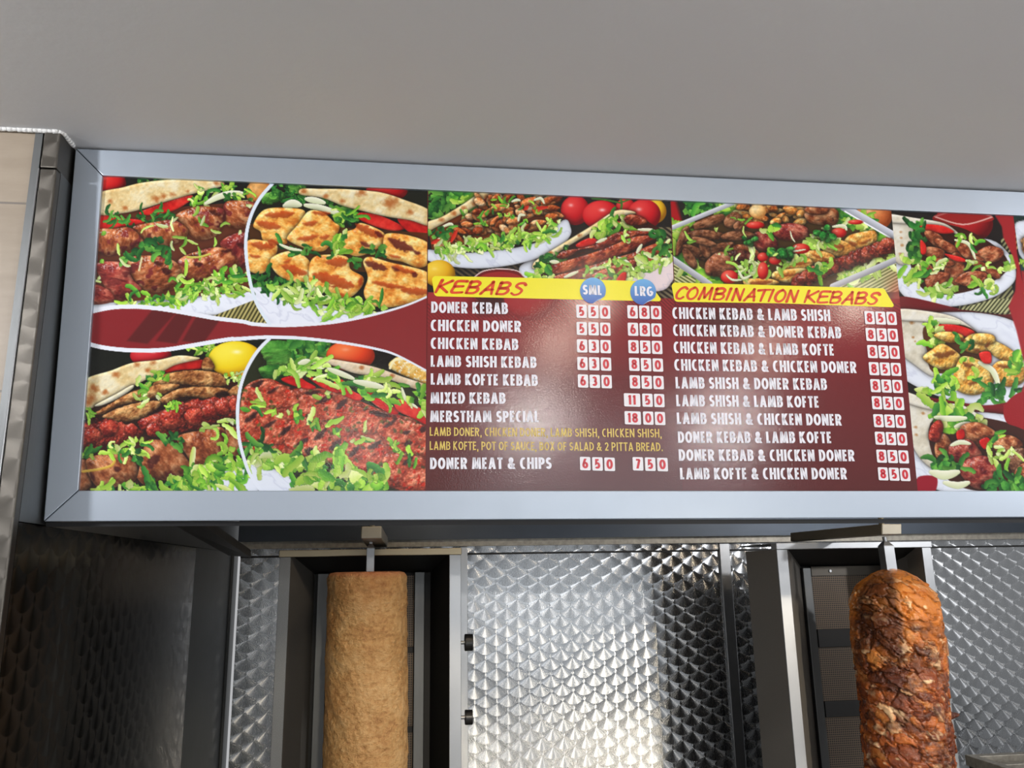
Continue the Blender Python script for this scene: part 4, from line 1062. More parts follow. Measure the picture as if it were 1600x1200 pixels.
# ================================================================== lettering: stroke alphabet, cap height 1
LO, HI = .09, .91
def _arc(cx, cy, rx, ry, a0, a1, n=9):
    return [(cx + rx * cos(radians(a0 + (a1 - a0) * i / n)), cy + ry * sin(radians(a0 + (a1 - a0) * i / n))) for i in range(n + 1)]
def _oval(top=HI, bot=LO): return _arc(.5, (top + bot) / 2, .5, (top - bot) / 2, 90, 450, 22)
_S = _arc(.5, .70, .47, .21, 28, 180, 8) + _arc(.5, .70, .47, .20, 190, 262, 4) + _arc(.5, .30, .5, .20, 80, 0, 5) + _arc(.5, .30, .5, .21, -10, -155, 9)
_five = [(.92, HI), (.18, HI), (.10, .52)] + _arc(.45, .33, .55, .24, 120, -140, 14)
GL = {
 'A': (.56, [[(0, -.05), (.5, 1.05)], [(1, -.05), (.5, 1.05)], [(.2, .27), (.8, .27)]]),
 'B': (.47, [[(0, 0), (0, 1)], [(0, HI), (.45, HI)] + _arc(.45, .725, .48, .185, 80, -80, 7) + [(0, .54)], [(0, .54), (.48, .54)] + _arc(.48, .315, .52, .225, 80, -80, 8) + [(0, LO)]]),
 'C': (.46, [_arc(.62, .5, .62, .41, 62, 298, 16)]),
 'D': (.50, [[(0, 0), (0, 1)], [(0, HI), (.35, HI)] + _arc(.35, .5, .65, .41, 80, -80, 12) + [(0, LO)]]),
 'E': (.38, [[(0, 0), (0, 1)], [(0, HI), (1.2, HI)], [(0, .52), (1.1, .52)], [(0, LO), (1.2, LO)]]),
 'F': (.37, [[(0, 0), (0, 1)], [(0, HI), (1.2, HI)], [(0, .50), (1.1, .50)]]),
 'G': (.52, [_arc(.58, .5, .58, .41, 55, 345, 18) + [(1, .46)], [(.55, .46), (1.1, .46)]]),
 'H': (.50, [[(0, 0), (0, 1)], [(1, 0), (1, 1)], [(0, .52), (1, .52)]]),
 'I': (.19, [[(.5, 0), (.5, 1)]]),
 'K': (.50, [[(0, 0), (0, 1)], [(.02, .47), (.98, 1.06)], [(.12, .56), (1.02, -.06)]]),
 'L': (.37, [[(0, 0), (0, 1)], [(0, LO), (1.2, LO)]]),
 'M': (.68, [[(.0, 0), (.13, 1)], [(.13, 1.02), (.5, .04)], [(.5, .04), (.87, 1.02)], [(.87, 1), (1, 0)]]),
 'N': (.52, [[(0, 0), (0, 1)], [(1, 0), (1, 1)], [(0, 1.0), (1, 0.0)]]),
 'O': (.56, [_oval()]),
 'P': (.46, [[(0, 0), (0, 1)], [(0, HI), (.45, HI)] + _arc(.45, .68, .55, .23, 80, -80, 8) + [(0, .45)]]),
 'R': (.49, [[(0, 0), (0, 1)], [(0, HI), (.45, HI)] + _arc(.45, .70, .5, .21, 80, -80, 8) + [(0, .49)], [(.42, .52), (1.0, -.06)]]),
 'S': (.43, [_S]),
 'T': (.45, [[(.5, 0), (.5, 1)], [(-.25, HI), (1.25, HI)]]),
 'U': (.50, [[(0, 1), (0, .36)] + _arc(.5, .36, .5, .27, 180, 360, 12) + [(1, 1)]]),
 'X': (.52, [[(0, -.06), (1, 1.06)], [(0, 1.06), (1, -.06)]]),
 '&': (.56, [[(1.08, -.04), (.2, .66)] + _arc(.42, .76, .24, .15, 205, -20, 10) + [(.5, .58), (.12, .40)] + _arc(.36, .27, .36, .19, 160, 300, 8) + [(.72, .22), (.98, .46)]]),
 ',': (.16, [[(.7, .13), (.25, -.16)]]),
 '.': (.19, [[(.5, 0), (.5, .18)]]),
 '0': (.54, [_oval()]), '1': (.30, [[(.66, 0), (.66, 1)], [(.66, .92), (-.2, .76)]]),
 '2': (.46, [_arc(.5, .68, .46, .23, 165, -30, 9) + [(.1, LO)], [(-.1, LO), (1.15, LO)]]),
 '3': (.46, [_arc(.42, .70, .42, .21, 150, -80, 9) + [(.35, .51)], [(.35, .52)] + _arc(.42, .31, .5, .22, 75, -150, 10)]),
 '5': (.47, [_five]),
 '6': (.50, [_arc(.5, .33, .5, .24, 0, 360, 18), [(.04, .42), (.30, .75), (.62, 1.05)]]),
 '7': (.46, [[(-.1, HI), (1.1, HI)], [(1.0, .92), (.28, -.05)]]),
 '8': (.50, [_arc(.5, .31, .5, .22, 0, 360, 18), _arc(.5, .73, .43, .18, 0, 360, 16)]),
}
def _ribbon(pts, t):
    """two offset lines of a stroke of thickness t, mitred"""
    P = [np.array(q, float) for q in pts]
    n = len(P)
    closed = np.linalg.norm(P[0] - P[-1]) < 1e-6
    D = []
    for i in range(n - 1):
        d = P[i + 1] - P[i]; D.append(d / (np.linalg.norm(d) + 1e-9))
    Lf, Rt = [], []
    for i in range(n):
        if i == 0: a = D[-1] if closed else D[0]; b = D[0]
        elif i == n - 1: a = D[-1]; b = D[0] if closed else D[-1]
        else: a, b = D[i - 1], D[i]
        na = np.array((-a[1], a[0])); nb = np.array((-b[1], b[0]))
        m = na + nb; L = np.linalg.norm(m)
        m = nb if L < 1e-3 else m / L
        k = 1 / max(.45, float(m @ nb))
        Lf.append(P[i] + m * t / 2 * k); Rt.append(P[i] - m * t / 2 * k)
    return Lf, Rt
def _clip(poly, lo, hi):
    for s, lim in ((1, lo), (-1, -hi)):
        out = []
        for i in range(len(poly)):
            a, b = poly[i - 1], poly[i]
            ia, ib = s * a[1] >= lim, s * b[1] >= lim
            if ia != ib:
                k = (lim / s - a[1]) / (b[1] - a[1]); out.append(a + (b - a) * k)
            if ib: out.append(b)
        poly = out
        if len(poly) < 3: return []
    return poly
def glyph_polys(ch, x, t, wk=1.0):
    w, strokes = GL[ch]
    w *= wk
    out = []
    desc = -.3 if ch == ',' else 0
    for st in strokes:
        pts = [(x + t / 2 + q[0] * max(w - t, .0) if w > t else x + w / 2 + (q[0] - .5) * .1, q[1]) for q in st]
        L, R = _ribbon(pts, t)
        for i in range(len(L) - 1):
            q = _clip([L[i], L[i + 1], R[i + 1], R[i]], desc, 1.0)
            if q: out.append(q)
    return out, w
def text_polys(txt, t=.2, gap=.09, space=.27, wk=1.0):
    x = 0; polys = []
    for ch in txt:
        if ch == ' ': x += space; continue
        p, w = glyph_polys(ch, x, t, wk)
        polys += p; x += w + gap
    return polys, x - gap
def put_text(mb, txt, x0, y0, x1, y1, cap, off, lean=None, mi=0, t=.2, gap=.09, space=.27):
    """baseline from (x0,y0) to (x1,y1) in the survey frame, cap height there; written on the board's face"""
    polys, W = text_polys(txt, t, gap, space)
    for p in polys:
        q = np.array(p)
        u = q[:, 0] / W
        bx, by = x0 + (x1 - x0) * u, y0 + (y1 - y0) * u
        ln = ((700 - bx) * 1.36e-4) if lean is None else lean
        px, py = bx + ln * q[:, 1] * cap, by - q[:, 1] * cap
        mb.add(on_b(px, py, off), [tuple(range(len(q)))], mi)

# brush lettering of the banners: round-ended strokes of changing width
BR = {
 'K': (.74, [[(.16, 1.0), (.0, 0.0)], [(.86, .98), (.10, .46)], [(.16, .50), (.74, .02)]]),
 'E': (.66, [[(.80, .98), (.16, .94), (.06, .5), (.02, .04), (.70, .06)], [(.08, .52), (.64, .56)]]),
 'B': (.70, [[(.14, .98), (.02, .02)], [(.10, .90), (.5, 1.0), (.74, .84), (.60, .60), (.14, .50)], [(.14, .50), (.62, .48), (.72, .26), (.5, .04), (.06, .02)]]),
 'A': (.72, [[(.0, .0), (.62, 1.0)], [(.58, 1.0), (.72, .0)], [(.22, .34), (.72, .36)]]),
 'S': (.60, [[(.78, .84), (.62, .98), (.30, .92), (.20, .70), (.46, .54), (.64, .36), (.52, .10), (.22, .0), (.0, .14)]]),
 'C': (.58, [[(.72, .86), (.52, 1.0), (.22, .82), (.02, .42), (.06, .08), (.32, .0), (.54, .16)]]),
 'O': (.66, [[(.44, 1.0), (.14, .78), (.0, .36), (.14, .04), (.42, .02), (.66, .3), (.70, .72), (.52, .98), (.38, .96)]]),
 'M': (.86, [[(.0, .0), (.26, 1.0)], [(.26, 1.0), (.40, .14)], [(.40, .14), (.86, 1.0)], [(.84, 1.0), (.80, .0)]]),
 'I': (.24, [[(.22, 1.0), (.04, .0)]]),
 'N': (.66, [[(.0, .0), (.14, 1.0)], [(.14, .98), (.56, .02)], [(.56, .02), (.72, 1.0)]]),
 'T': (.60, [[(.44, .96), (.26, .0)], [(-.04, .90), (.40, .96), (.86, 1.0)]]),
}
def put_brush(mb, txt, x0, y0, x1, y1, cap, slant, off, t=.17, gap=.16, space=.34, mi=0):
    pl = []; x = 0
    for ch in txt:
        if ch == ' ': x += space; continue
        w, sts = BR[ch]
        for s in sts:
            P = spline([(x + a, b) for a, b in s], False, 6) if len(s) > 2 else np.array([(x + s[0][0] + (s[1][0] - s[0][0]) * k / 6, s[0][1] + (s[1][1] - s[0][1]) * k / 6) for k in range(7)])
            pl.append(P)
        x += w + gap
    W = x - gap
    R = random.Random(len(txt))
    def emit(q):
        q = np.array(q)
        u = (q[:, 0]) / W
        bx, by = x0 + (x1 - x0) * u, y0 + (y1 - y0) * u
        px, py = bx + slant * q[:, 1] * cap, by - q[:, 1] * cap
        mb.add(on_b(px, py, off), [tuple(range(len(q)))], mi)
    for P in pl:
        L, Rr = _ribbon(P, t)
        n = len(P)
        k0, k1 = R.uniform(.9, 1.1), R.uniform(.6, .85)
        wk = [k0 + (k1 - k0) * i / (n - 1) for i in range(n)]
        L = [P[i] + (L[i] - P[i]) * wk[i] for i in range(n)]; Rr = [P[i] + (Rr[i] - P[i]) * wk[i] for i in range(n)]
        for i in range(n - 1): emit([L[i], L[i + 1], Rr[i + 1], Rr[i]])
        for c, k in ((P[0], k0), (P[-1], k1)):
            emit([(c[0] + cos(a) * t / 2 * k, c[1] + sin(a) * t / 2 * k) for a in np.linspace(0, 2 * pi, 12, endpoint=False)])
# ================================================================== materials of the place
M_ALU = NT('brushed_aluminium')
_n = M_ALU.noise(M_ALU.mapped((3, 3, 3)), 10, 4, .6)
M_ALU.set(Base_Color=rgb(180, 190, 202), Metallic=.75, Roughness=M_ALU.math('ADD', .40, M_ALU.math('MULTIPLY', _n, .08)))
M_ALU = M_ALU.m
M_STEEL = steel('stainless_steel', rgb(176, 178, 180), .34)
M_STEEL_DULL = steel('dull_steel', rgb(120, 122, 122), .50, amp=.16)
M_STEEL_DARK = steel('smoked_steel', rgb(92, 88, 82), .45, amp=.14)
M_CAST = NT('speckled_grey_enamel')
_n = M_CAST.noise(M_CAST.obj(), 900, 2, .7)
M_CAST.set(Base_Color=M_CAST.ramp(_n, [(.35, rgb(104, 106, 106)), (.70, rgb(156, 158, 158))]), Metallic=.55, Roughness=.46)
M_CAST.bump(_n, .15, .0006)
M_CAST = M_CAST.m
def half_metal(name, c1, c2, metal, rough, sc=900):
    t = NT(name)
    n_ = t.noise(t.obj(), sc, 2, .7)
    t.set(Base_Color=t.ramp(n_, [(.35, c1), (.70, c2)]), Metallic=metal, Roughness=rough)
    return t.m
M_FLANK = half_metal('heat_dulled_steel', rgb(116, 112, 106), rgb(136, 132, 126), .35, .5)
M_FLANK2 = half_metal('lightened_grey_flank', rgb(160, 160, 156), rgb(186, 186, 182), .3, .5)  # colour lightened to make up for little light inside the chamber
M_RIM = half_metal('worn_rim_steel', rgb(150, 145, 134), rgb(178, 172, 160), .45, .42, 60)
M_LIP = plain('dark_grey_lip', rgb(16, 16, 18), .5, .25)
M_BLACK = plain('black_lining', rgb(24, 23, 22), .6)
M_RUBBER = plain('black_plastic', rgb(22, 22, 23), .32)
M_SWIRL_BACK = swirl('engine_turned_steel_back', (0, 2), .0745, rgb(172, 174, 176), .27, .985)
M_SWIRL_SIDE = swirl('engine_turned_steel_side', (1, 2), .0745, rgb(88, 85, 80), .20, .88)  # same steel as the back wall, its colour darkened for dark reflections
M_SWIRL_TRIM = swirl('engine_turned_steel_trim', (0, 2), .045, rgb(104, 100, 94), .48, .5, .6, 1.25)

def paint_mat():
    t = NT('ceiling_paint')
    a = t.noise(t.obj(), 1.6, 4, .6); b = t.noise(t.obj(), 60, 3, .6)
    t.set(Base_Color=t.mixc(a, rgb(198, 198, 199), rgb(207, 207, 208)), Roughness=.55)
    t.bump(t.math('ADD', t.math('MULTIPLY', a, .6), t.math('MULTIPLY', b, .15)), .25, .01)
    return t.m
M_CEIL = paint_mat()
def tile_mat():
    t = NT('beige_stone_tile')
    sep = t.n('ShaderNodeSeparateXYZ'); t.put(sep.inputs[0], t.obj())
    a = t.noise(t.mapped((2, 2, 9)), 5, 5, .65); b = t.noise(t.obj(), 26, 4, .6)
    c = t.mixc(a, rgb(136, 123, 107), rgb(168, 155, 138))
    c = t.mixc(t.math('MULTIPLY', b, .35), c, rgb(160, 146, 130))
    zz = t.math('FRACT', t.math('DIVIDE', t.math('SUBTRACT', sep.outputs[2], TILE_Z), .30))
    g = t.math('LESS_THAN', zz, .012)
    c = t.mixc(g, c, rgb(120, 112, 104))
    t.set(Base_Color=c, Roughness=.38)
    t.bump(t.math('SUBTRACT', 1.0, g), .5, .002)
    return t.m
M_PLASTER = NT('white_plaster'); M_PLASTER.set(Base_Color=rgb(226, 226, 224), Roughness=.8)
M_PLASTER.bump(M_PLASTER.noise(M_PLASTER.obj(), 120, 4, .7), .6, .004); M_PLASTER = M_PLASTER.m

def print_mat():
    t = NT('glossy_print')
    at = t.n('ShaderNodeAttribute'); at.attribute_name = 'print'
    t.set(Base_Color=at.outputs['Color'], Roughness=.125)
    t.b.inputs['Specular IOR Level'].default_value = .55
    t.bump(t.math('ADD', t.noise(t.obj(), 420, 2, .5), t.math('MULTIPLY', t.noise(t.obj(), 14, 2, .5), .8)), .09, .0014)
    return t.m
M_PRINT = print_mat()
def ink(name, c, rough=.30):
    t = NT(name); t.set(Base_Color=c, Roughness=rough)
    t.bump(t.noise(t.obj(), 420, 2, .5), .10, .0016)
    return t.m
M_WHITE = ink('white_ink', rgb(240, 238, 246))
M_YELLOW = ink('yellow_ink', rgb(244, 232, 40))
M_PALEYEL = ink('pale_yellow_ink', rgb(232, 202, 96))
M_RED = ink('orange_red_ink', rgb(224, 72, 30))
M_DIGIT = ink('red_digit_ink', rgb(206, 40, 54))
M_TILE = ink('white_sticker', rgb(240, 236, 240))
def badge_mat():
    t = NT('blue_badge_ink')
    s = t.n('ShaderNodeSeparateXYZ'); t.put(s.inputs[0], t.obj())
    f = t.math('MULTIPLY_ADD', s.outputs[2], 1 / .045, .5, True)
    t.set(Base_Color=t.mixc(f, rgb(44, 88, 178), rgb(112, 178, 230)), Roughness=.3)
    return t.m
M_BADGE = badge_mat()
M_PEEL = ink('pale_blue_ink', rgb(176, 200, 236))

# ================================================================== the setting
P_TL, P_BL = on_b(118, 232), on_b(68, 815)
X_SIDE = float(min(P_TL[0], P_BL[0])) - .0018         # the steel clad side wall
Y_PIL = 1.245                                         # face of the tiled pillar
Y_WALL = 2.85
Z_CEIL = float(on_b(700, 258)[2])
X_R = 3.2
TILE_Z = float(on_y(20, 319, Y_PIL)[2])
M_TILEWALL = tile_mat()
tag(MB().box(-3.2, 3.4, -5.0, Y_WALL + .1, Z_CEIL, Z_CEIL + .08).build('ceiling', M_CEIL), 'smooth grey painted ceiling above the menu board', kind='structure')
_fl = plain('floor_tile', rgb(200, 200, 200), .45)
tag(MB().box(-3.2, 3.4, -5.0, Y_WALL + .1, -.08, 0).build('floor', _fl), kind='structure')
tag(MB().box(X_SIDE, X_R, Y_WALL, Y_WALL + .1, 0, Z_CEIL).build('wall_back', M_SWIRL_BACK), 'engine-turned steel back wall behind the kebab grills', kind='structure')
# pillar at the left: tiled face, steel trims, steel clad return
xs = lambda px, py: float(on_y(px, py, Y_PIL)[0])
x_corner = X_SIDE
x_bead0, x_bead1, x_strip = xs(44.5, 400), xs(47.5, 400), xs(32, 400)
tag(MB().box(-3.2, x_strip, Y_PIL, Y_WALL + .1, 0, Z_CEIL).build('wall_left', M_TILEWALL), 'beige stone tiled wall face left of the menu board', kind='structure')
tag(MB().box(x_strip, x_bead0, Y_PIL - .003, Y_WALL + .1, 0, Z_CEIL).build('trim_1', M_STEEL_DULL), 'flat grey steel strip beside the beige tiles', kind='structure')
tag(MB().box(x_bead0, x_bead1, Y_PIL - .007, Y_PIL + .02, 0, Z_CEIL - .066).build('trim_2', M_STEEL, bevel=.0015), 'thin bright edge bead between flat strip and swirled strip', kind='structure')
zb = float(P_BL[2]) - .004
tag(MB().box(x_bead1, X_SIDE, Y_PIL - .005, Y_PIL + .012, 0, Z_CEIL - .066).build('trim_3', M_SWIRL_TRIM, bevel=.002), 'swirled steel corner cladding left of the menu board', kind='structure')
tag(MB().box(x_bead1, X_SIDE, Y_PIL - .006, 1.40, Z_CEIL - .0645, Z_CEIL).build('trim_4', M_SWIRL_TRIM, bevel=.002), 'short swirled steel cap piece under the ceiling', kind='structure')
tag(MB().box(X_SIDE - .02, X_SIDE, Y_PIL + .012, 1.40, zb, Z_CEIL - .0645).build('trim_12', M_STEEL_DULL), 'plain steel return between pillar and menu board', kind='structure')
X_BACK = float(on_y(349, 1000, Y_WALL)[0])             # the side wall closes in slightly towards the back
_w = [(X_SIDE, Y_PIL + .012), (X_BACK, Y_WALL), (X_SIDE - .03, Y_WALL), (X_SIDE - .03, Y_PIL + .012)]
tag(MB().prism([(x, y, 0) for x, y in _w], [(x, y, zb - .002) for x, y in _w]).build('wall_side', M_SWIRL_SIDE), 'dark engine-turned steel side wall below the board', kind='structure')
_pm = MB()
_R = random.Random(3)
_pts = [(x, Y_PIL - .006) for x in np.linspace(-.72, X_SIDE - .004, 22)] + [(X_SIDE + .002, y) for y in np.linspace(Y_PIL, 1.285, 7)]
for i in range(len(_pts) - 1):
    (xa, ya), (xb, yb) = _pts[i], _pts[i + 1]
    ra, rb = _R.uniform(.0030, .0044), _R.uniform(.0030, .0044)
    _pm.cyl((xa, ya, Z_CEIL - .001), (xb, yb, Z_CEIL - .001), ra, 8, rb)
tag(_pm.build('trim_5', M_PLASTER, smooth=True), 'rough white plaster bead where the pillar meets the ceiling', kind='structure')
# wall seams and trims of the back wall
def wbox(x0, y0, x1, y1, Y, d, mat, name, label=None, bevel=.001, at=None):
    a, b = on_y(x0, y0, Y), on_y(x1, y1, Y)
    m = MB().box(float(a[0]), float(b[0]), Y, Y + d, float(b[2]), float(a[2]))
    o = m.build(name, mat, bevel=bevel)
    if label: tag(o, label, kind='structure')
    return o
def wx(px, Y, py=1000): return float(on_y(px, py, Y)[0])
def wz(py, Y, px=800): return float(on_y(px, py, Y)[2])
def wallpost(p0, p1, name, label, mat, top, Y=Y_WALL - .012, d=.012):
    o = MB().box(wx(p0, Y), wx(p1, Y), Y, Y + d, 0, wz(top, Y)).build(name, mat, bevel=.0015)
    return tag(o, label, kind='structure')
wallpost(345, 358, 'trim_6', 'narrow steel corner strip between side wall and back wall', plain('dull_grey_strip', rgb(84, 86, 86), .7, 0, .15), 862, d=.004, Y=Y_WALL - .004)
wallpost(1135, 1151, 'trim_7', 'upright steel strip on the back wall left of the right grill', M_STEEL, 850)
wallpost(719, 731, 'trim_8', 'steel strip on the back wall beside the left grill', M_STEEL, 853)
# narrow top sheet of swirled steel and its dark seam
Yt = Y_WALL - .004
tag(MB().box(X_SIDE, X_R, Yt, Yt + .004, wz(863, Yt), wz(852, Yt)).build('trim_9', M_SWIRL_BACK), 'narrow swirled steel strip along the top of the back wall', kind='structure')
tag(MB().box(X_SIDE, X_R, Yt + .001, Yt + .004, wz(866, Yt), wz(863, Yt)).build('trim_10', M_BLACK), 'dark seam under the top steel strip', kind='structure')

# ================================================================== extractor canopy behind the board
can = empty('extractor_canopy', (0, 2.2, 1.7), 'dark steel extractor canopy showing below the menu board edge above both kebab grills', 'canopy')
Yl = Y_WALL - .03
MB().box(X_SIDE + .001, X_R, Yl, Y_WALL - .001, wz(852.5, Yl), wz(841, Yl)).build('wall_ledge', M_RIM, can, bevel=.001)
Yb = Y_WALL - .06
M_HOOD = steel('hood_steel', rgb(78, 84, 92), .42, stretch=(2, 60, 60))
MB().box(X_SIDE + .001, X_R, Yb, Yb + .02, wz(841.5, Yb), Z_CEIL - .001).build('back_panel', M_HOOD, can)
A, B, C_, D = on_y(275, 822, 1.85), on_y(357, 868, 2.42), on_y(392, 871, 2.42), on_y(315, 820, 1.85)
def q4(*p): return [np.asarray(x) for x in p]
MB().extrude(q4(A, B, C_, D), (0, 0, .02)).build('side_strut', M_STEEL_DARK, can)

# ================================================================== worktop the grills stand on
Z_TOP = .93
tag(MB().box(X_SIDE + .002, X_R, 1.75, Y_WALL - .001, Z_TOP - .04, Z_TOP).build('trim_11', M_STEEL), kind='structure')
tag(MB().box(X_SIDE + .002, X_R, 1.80, Y_WALL - .001, 0, Z_TOP - .04).build('wall_counter', M_STEEL_DULL), kind='structure')

# ================================================================== menu board
board = empty('menu_board', tuple(on_b(800, 540, -.02)), 'long silver framed kebab shop menu board with food pictures and white price stickers', 'menu board')
OFF = .006                                            # frame stands this far in front of the prints
def bq(px, py, off): return on_b(px, py, off)
XR_PX = 1780
def pxr(py): return XR_PX + (py - 345) * .165
to = lambda x: 232 + (x - 118) * (300 - 232) / 1482.0     # outer top edge
ti = lambda x: 274 + (x - 160) * (336 - 274) / 1423.0     # inner top edge
bo = lambda x: 815 - (x - 68) * 7 / 1532.0
bi = lambda x: 766.5
outer = [(118, 232), (pxr(345) + 44, to(pxr(345) + 44)), (pxr(810) + 50, bo(pxr(810) + 50)), (68, 815)]
inner = [(160, 274), (pxr(345), ti(pxr(345))), (pxr(768), 767), (122, 766.5)]
def rail(i, j, gap=.0):
    m = MB()
    f = [bq(*outer[i], OFF), bq(*outer[j], OFF), bq(*inner[j], OFF), bq(*inner[i], OFF)]
    # mitre joints leave a hair of dark gap
    a = (f[1] - f[0]) / np.linalg.norm(f[1] - f[0]); g = .0007
    f = [f[0] + a * g, f[1] - a * g, f[2] - a * g, f[3] + a * g]
    return m.prism(f, [x + BN * .024 for x in f])
for (i, j) in ((0, 1), (1, 2), (2, 3), (3, 0)):
    rail(i, j).build('frame_rail', M_ALU, board, bevel=.0012)
# light box body behind the frame
bod = MB()
ins = [bq(outer[0][0] + 1, outer[0][1] + 3, -.012), bq(outer[1][0] - 5, outer[1][1] + 3, -.012), bq(outer[2][0] - 5, outer[2][1] - 2, -.012), bq(outer[3][0] + 1, outer[3][1] - 2, -.012)]
bod.prism(ins, [x + BN * .10 for x in ins])
bod.build('box_body', M_BLACK, board)
lip = MB()
l0, l1 = bq(72, 816.2, -.002), bq(pxr(812) + 40, 808.5, -.002)
l2, l3 = bq(pxr(812) + 40, 815.5, -.002), bq(72, 823, -.002)
lip.prism([l0, l1, l2, l3], [x + BN * .05 for x in (l0, l1, l2, l3)])
lip.build('bottom_lip', M_LIP, board)

E_TX, E_BN, E_ST, E_DG = .0004, .0003, .0012, .0015
p1 = paint_mixed().build('picture_panel', M_PRINT, board); tag(p1, 'wide panel of four kebab photographs with burgundy wave')
p2 = paint_kebabs().build('menu_panel', M_PRINT, board); tag(p2, 'burgundy kebabs price panel with two price columns')
p3 = paint_combination().build('menu_panel', M_PRINT, board); tag(p3, 'burgundy combination kebabs price panel with one price column')
p4 = paint_wraps().build('picture_panel', M_PRINT, board); tag(p4, 'narrow panel of three stacked wrap photographs')
p5 = paint_edge().build('menu_panel', M_PRINT, board)

def flat(name, pts, off, mat, parent, label=None):
    P = np.array(pts)
    o = MB().add(on_b(P[:, 0], P[:, 1], off), [tuple(range(len(P)))]).build(name, mat, board)
    o.parent = parent
    if label: o['label'] = label
    return o
def relink(o, parent):
    o.parent = parent
    return o
def rcorner(cx, cy, r, a0, a1, n=6): return [(cx + r * cos(radians(a)), cy + r * sin(radians(a))) for a in np.linspace(a0, a1, n)]
# empties at board origin: prints carry no own offset, so children share the board's frame
ban = rcorner(681, 437.2, 6, 180, 270) + [(850, 434.6), (1013, 439.6)] + rcorner(1029.5, 467.8, 3, -40, 90, 4) + [(850, 466.8)] + rcorner(684, 457.0, 6, 90, 180)
flat('heading_banner', ban, E_BN, M_YELLOW, p2)
m = MB(); put_brush(m, 'KEBABS', 681, 456.5, 812, 461, 18.8, .34, E_TX + .0003, t=.235, gap=.30)
relink(m.build('heading_text', M_RED, board), p2)
ban = rcorner(1055.5, 447.5, 6, 180, 270) + [(1220, 446), (1376, 450.5)] + rcorner(1379, 454.5, 4, -80, -30, 4) + rcorner(1393.5, 477, 3, -20, 90, 4) + [(1220, 474)] + rcorner(1059, 465.5, 6, 90, 180)
flat('heading_banner', ban, E_BN, M_YELLOW, p3)
m = MB(); put_brush(m, 'COMBINATION KEBABS', 1056, 466.5, 1368, 475.5, 18, .20, E_TX + .0003, t=.22, gap=.24, space=.46)
relink(m.build('heading_text', M_RED, board), p3)
def flatbanner5():
    return flat('heading_banner', [(1600, 457), (1760, 463), (1766, 490), (1604, 486)], E_BN, M_YELLOW, p5)
flatbanner5()
# round SML / LRG badges with a peeled corner
def badge(cx, cy, r, txt):
    c0 = bq(cx, cy, E_TX + .0006)
    e = bpy.data.objects.new('size_badge', None)
    arcp = [(cx + r * cos(a), cy + r * sin(a)) for a in np.linspace(radians(92), radians(386), 40)]
    P = np.array(arcp)
    V = on_b(P[:, 0], P[:, 1], E_TX + .0006) - c0
    me = bpy.data.meshes.new('size_badge')
    Pf = np.array([(cx + r * cos(a), cy + r * sin(a)) for a in np.linspace(radians(26), radians(92), 8)][1:-1])
    # peeled flap folds up between the two ends of the arc
    mid = [(cx + r * .62, cy + r * .60), (cx + r * .28, cy + r * .78)]
    Q = np.array(mid)
    V2 = on_b(Q[:, 0], Q[:, 1], E_TX + .0009) - c0
    V3 = on_b(Pf[:, 0], Pf[:, 1], E_TX + .0004) - c0
    verts = [tuple(v) for v in V] + [tuple(v) for v in V2]
    faces = [tuple(range(len(V))) + (len(V), len(V) + 1)]
    b = len(verts)
    verts += [tuple(V[-1])] + [tuple(v) for v in V2] + [tuple(V[0])]
    faces.append((b, b + 1, b + 2, b + 3))
    me.from_pydata(verts, [], faces)
    me.materials.append(M_BADGE); me.materials.append(M_PEEL)
    me.polygons[1].material_index = 1
    bm = bmesh.new(); bm.from_mesh(me)
    # both faces look at the room
    for f in bm.faces:
        if f.normal.dot(Vector(BN)) > 0: f.normal_flip()
    bm.to_mesh(me); bm.free(); me.update()
    o = bpy.data.objects.new('size_badge', me)
    COL.objects.link(o); o.parent = p2
    o.location = Vector(c0) - Vector(board.location)
    tag(o, 'round blue badge reading ' + txt)
    pl = MB()
    pf = [(cx + r * .90, cy + r * .44)] + mid + [(cx - r * .03, cy + r)] + [(cx + r * .42, cy + r * .74), (cx + r * .70, cy + r * .58)]
    P = np.array([pf[0], (cx + r * .70, cy + r * .56), (cx + r * .36, cy + r * .70), pf[3], (cx + r * .30, cy + r * .80), (cx + r * .62, cy + r * .66)])
    pl.add(on_b(P[:, 0], P[:, 1], E_TX + .0012), [tuple(range(6))])
    relink(pl.build('badge_peel', M_PEEL, board), p2)
    return o
badge(926.5, 454, 20.2, 'SML'); badge(1005, 456.2, 20.2, 'LRG')
m = MB(); put_text(m, 'SML', 910.6, 460.0, 941, 461.2, 15.2, E_TX + .0012, t=.19, gap=.07)
relink(m.build('badge_text', M_WHITE, board), p2)
m = MB(); put_text(m, 'LRG', 992, 462, 1020.3, 463, 15.2, E_TX + .0012, t=.19, gap=.07)
relink(m.build('badge_text', M_WHITE, board), p2)

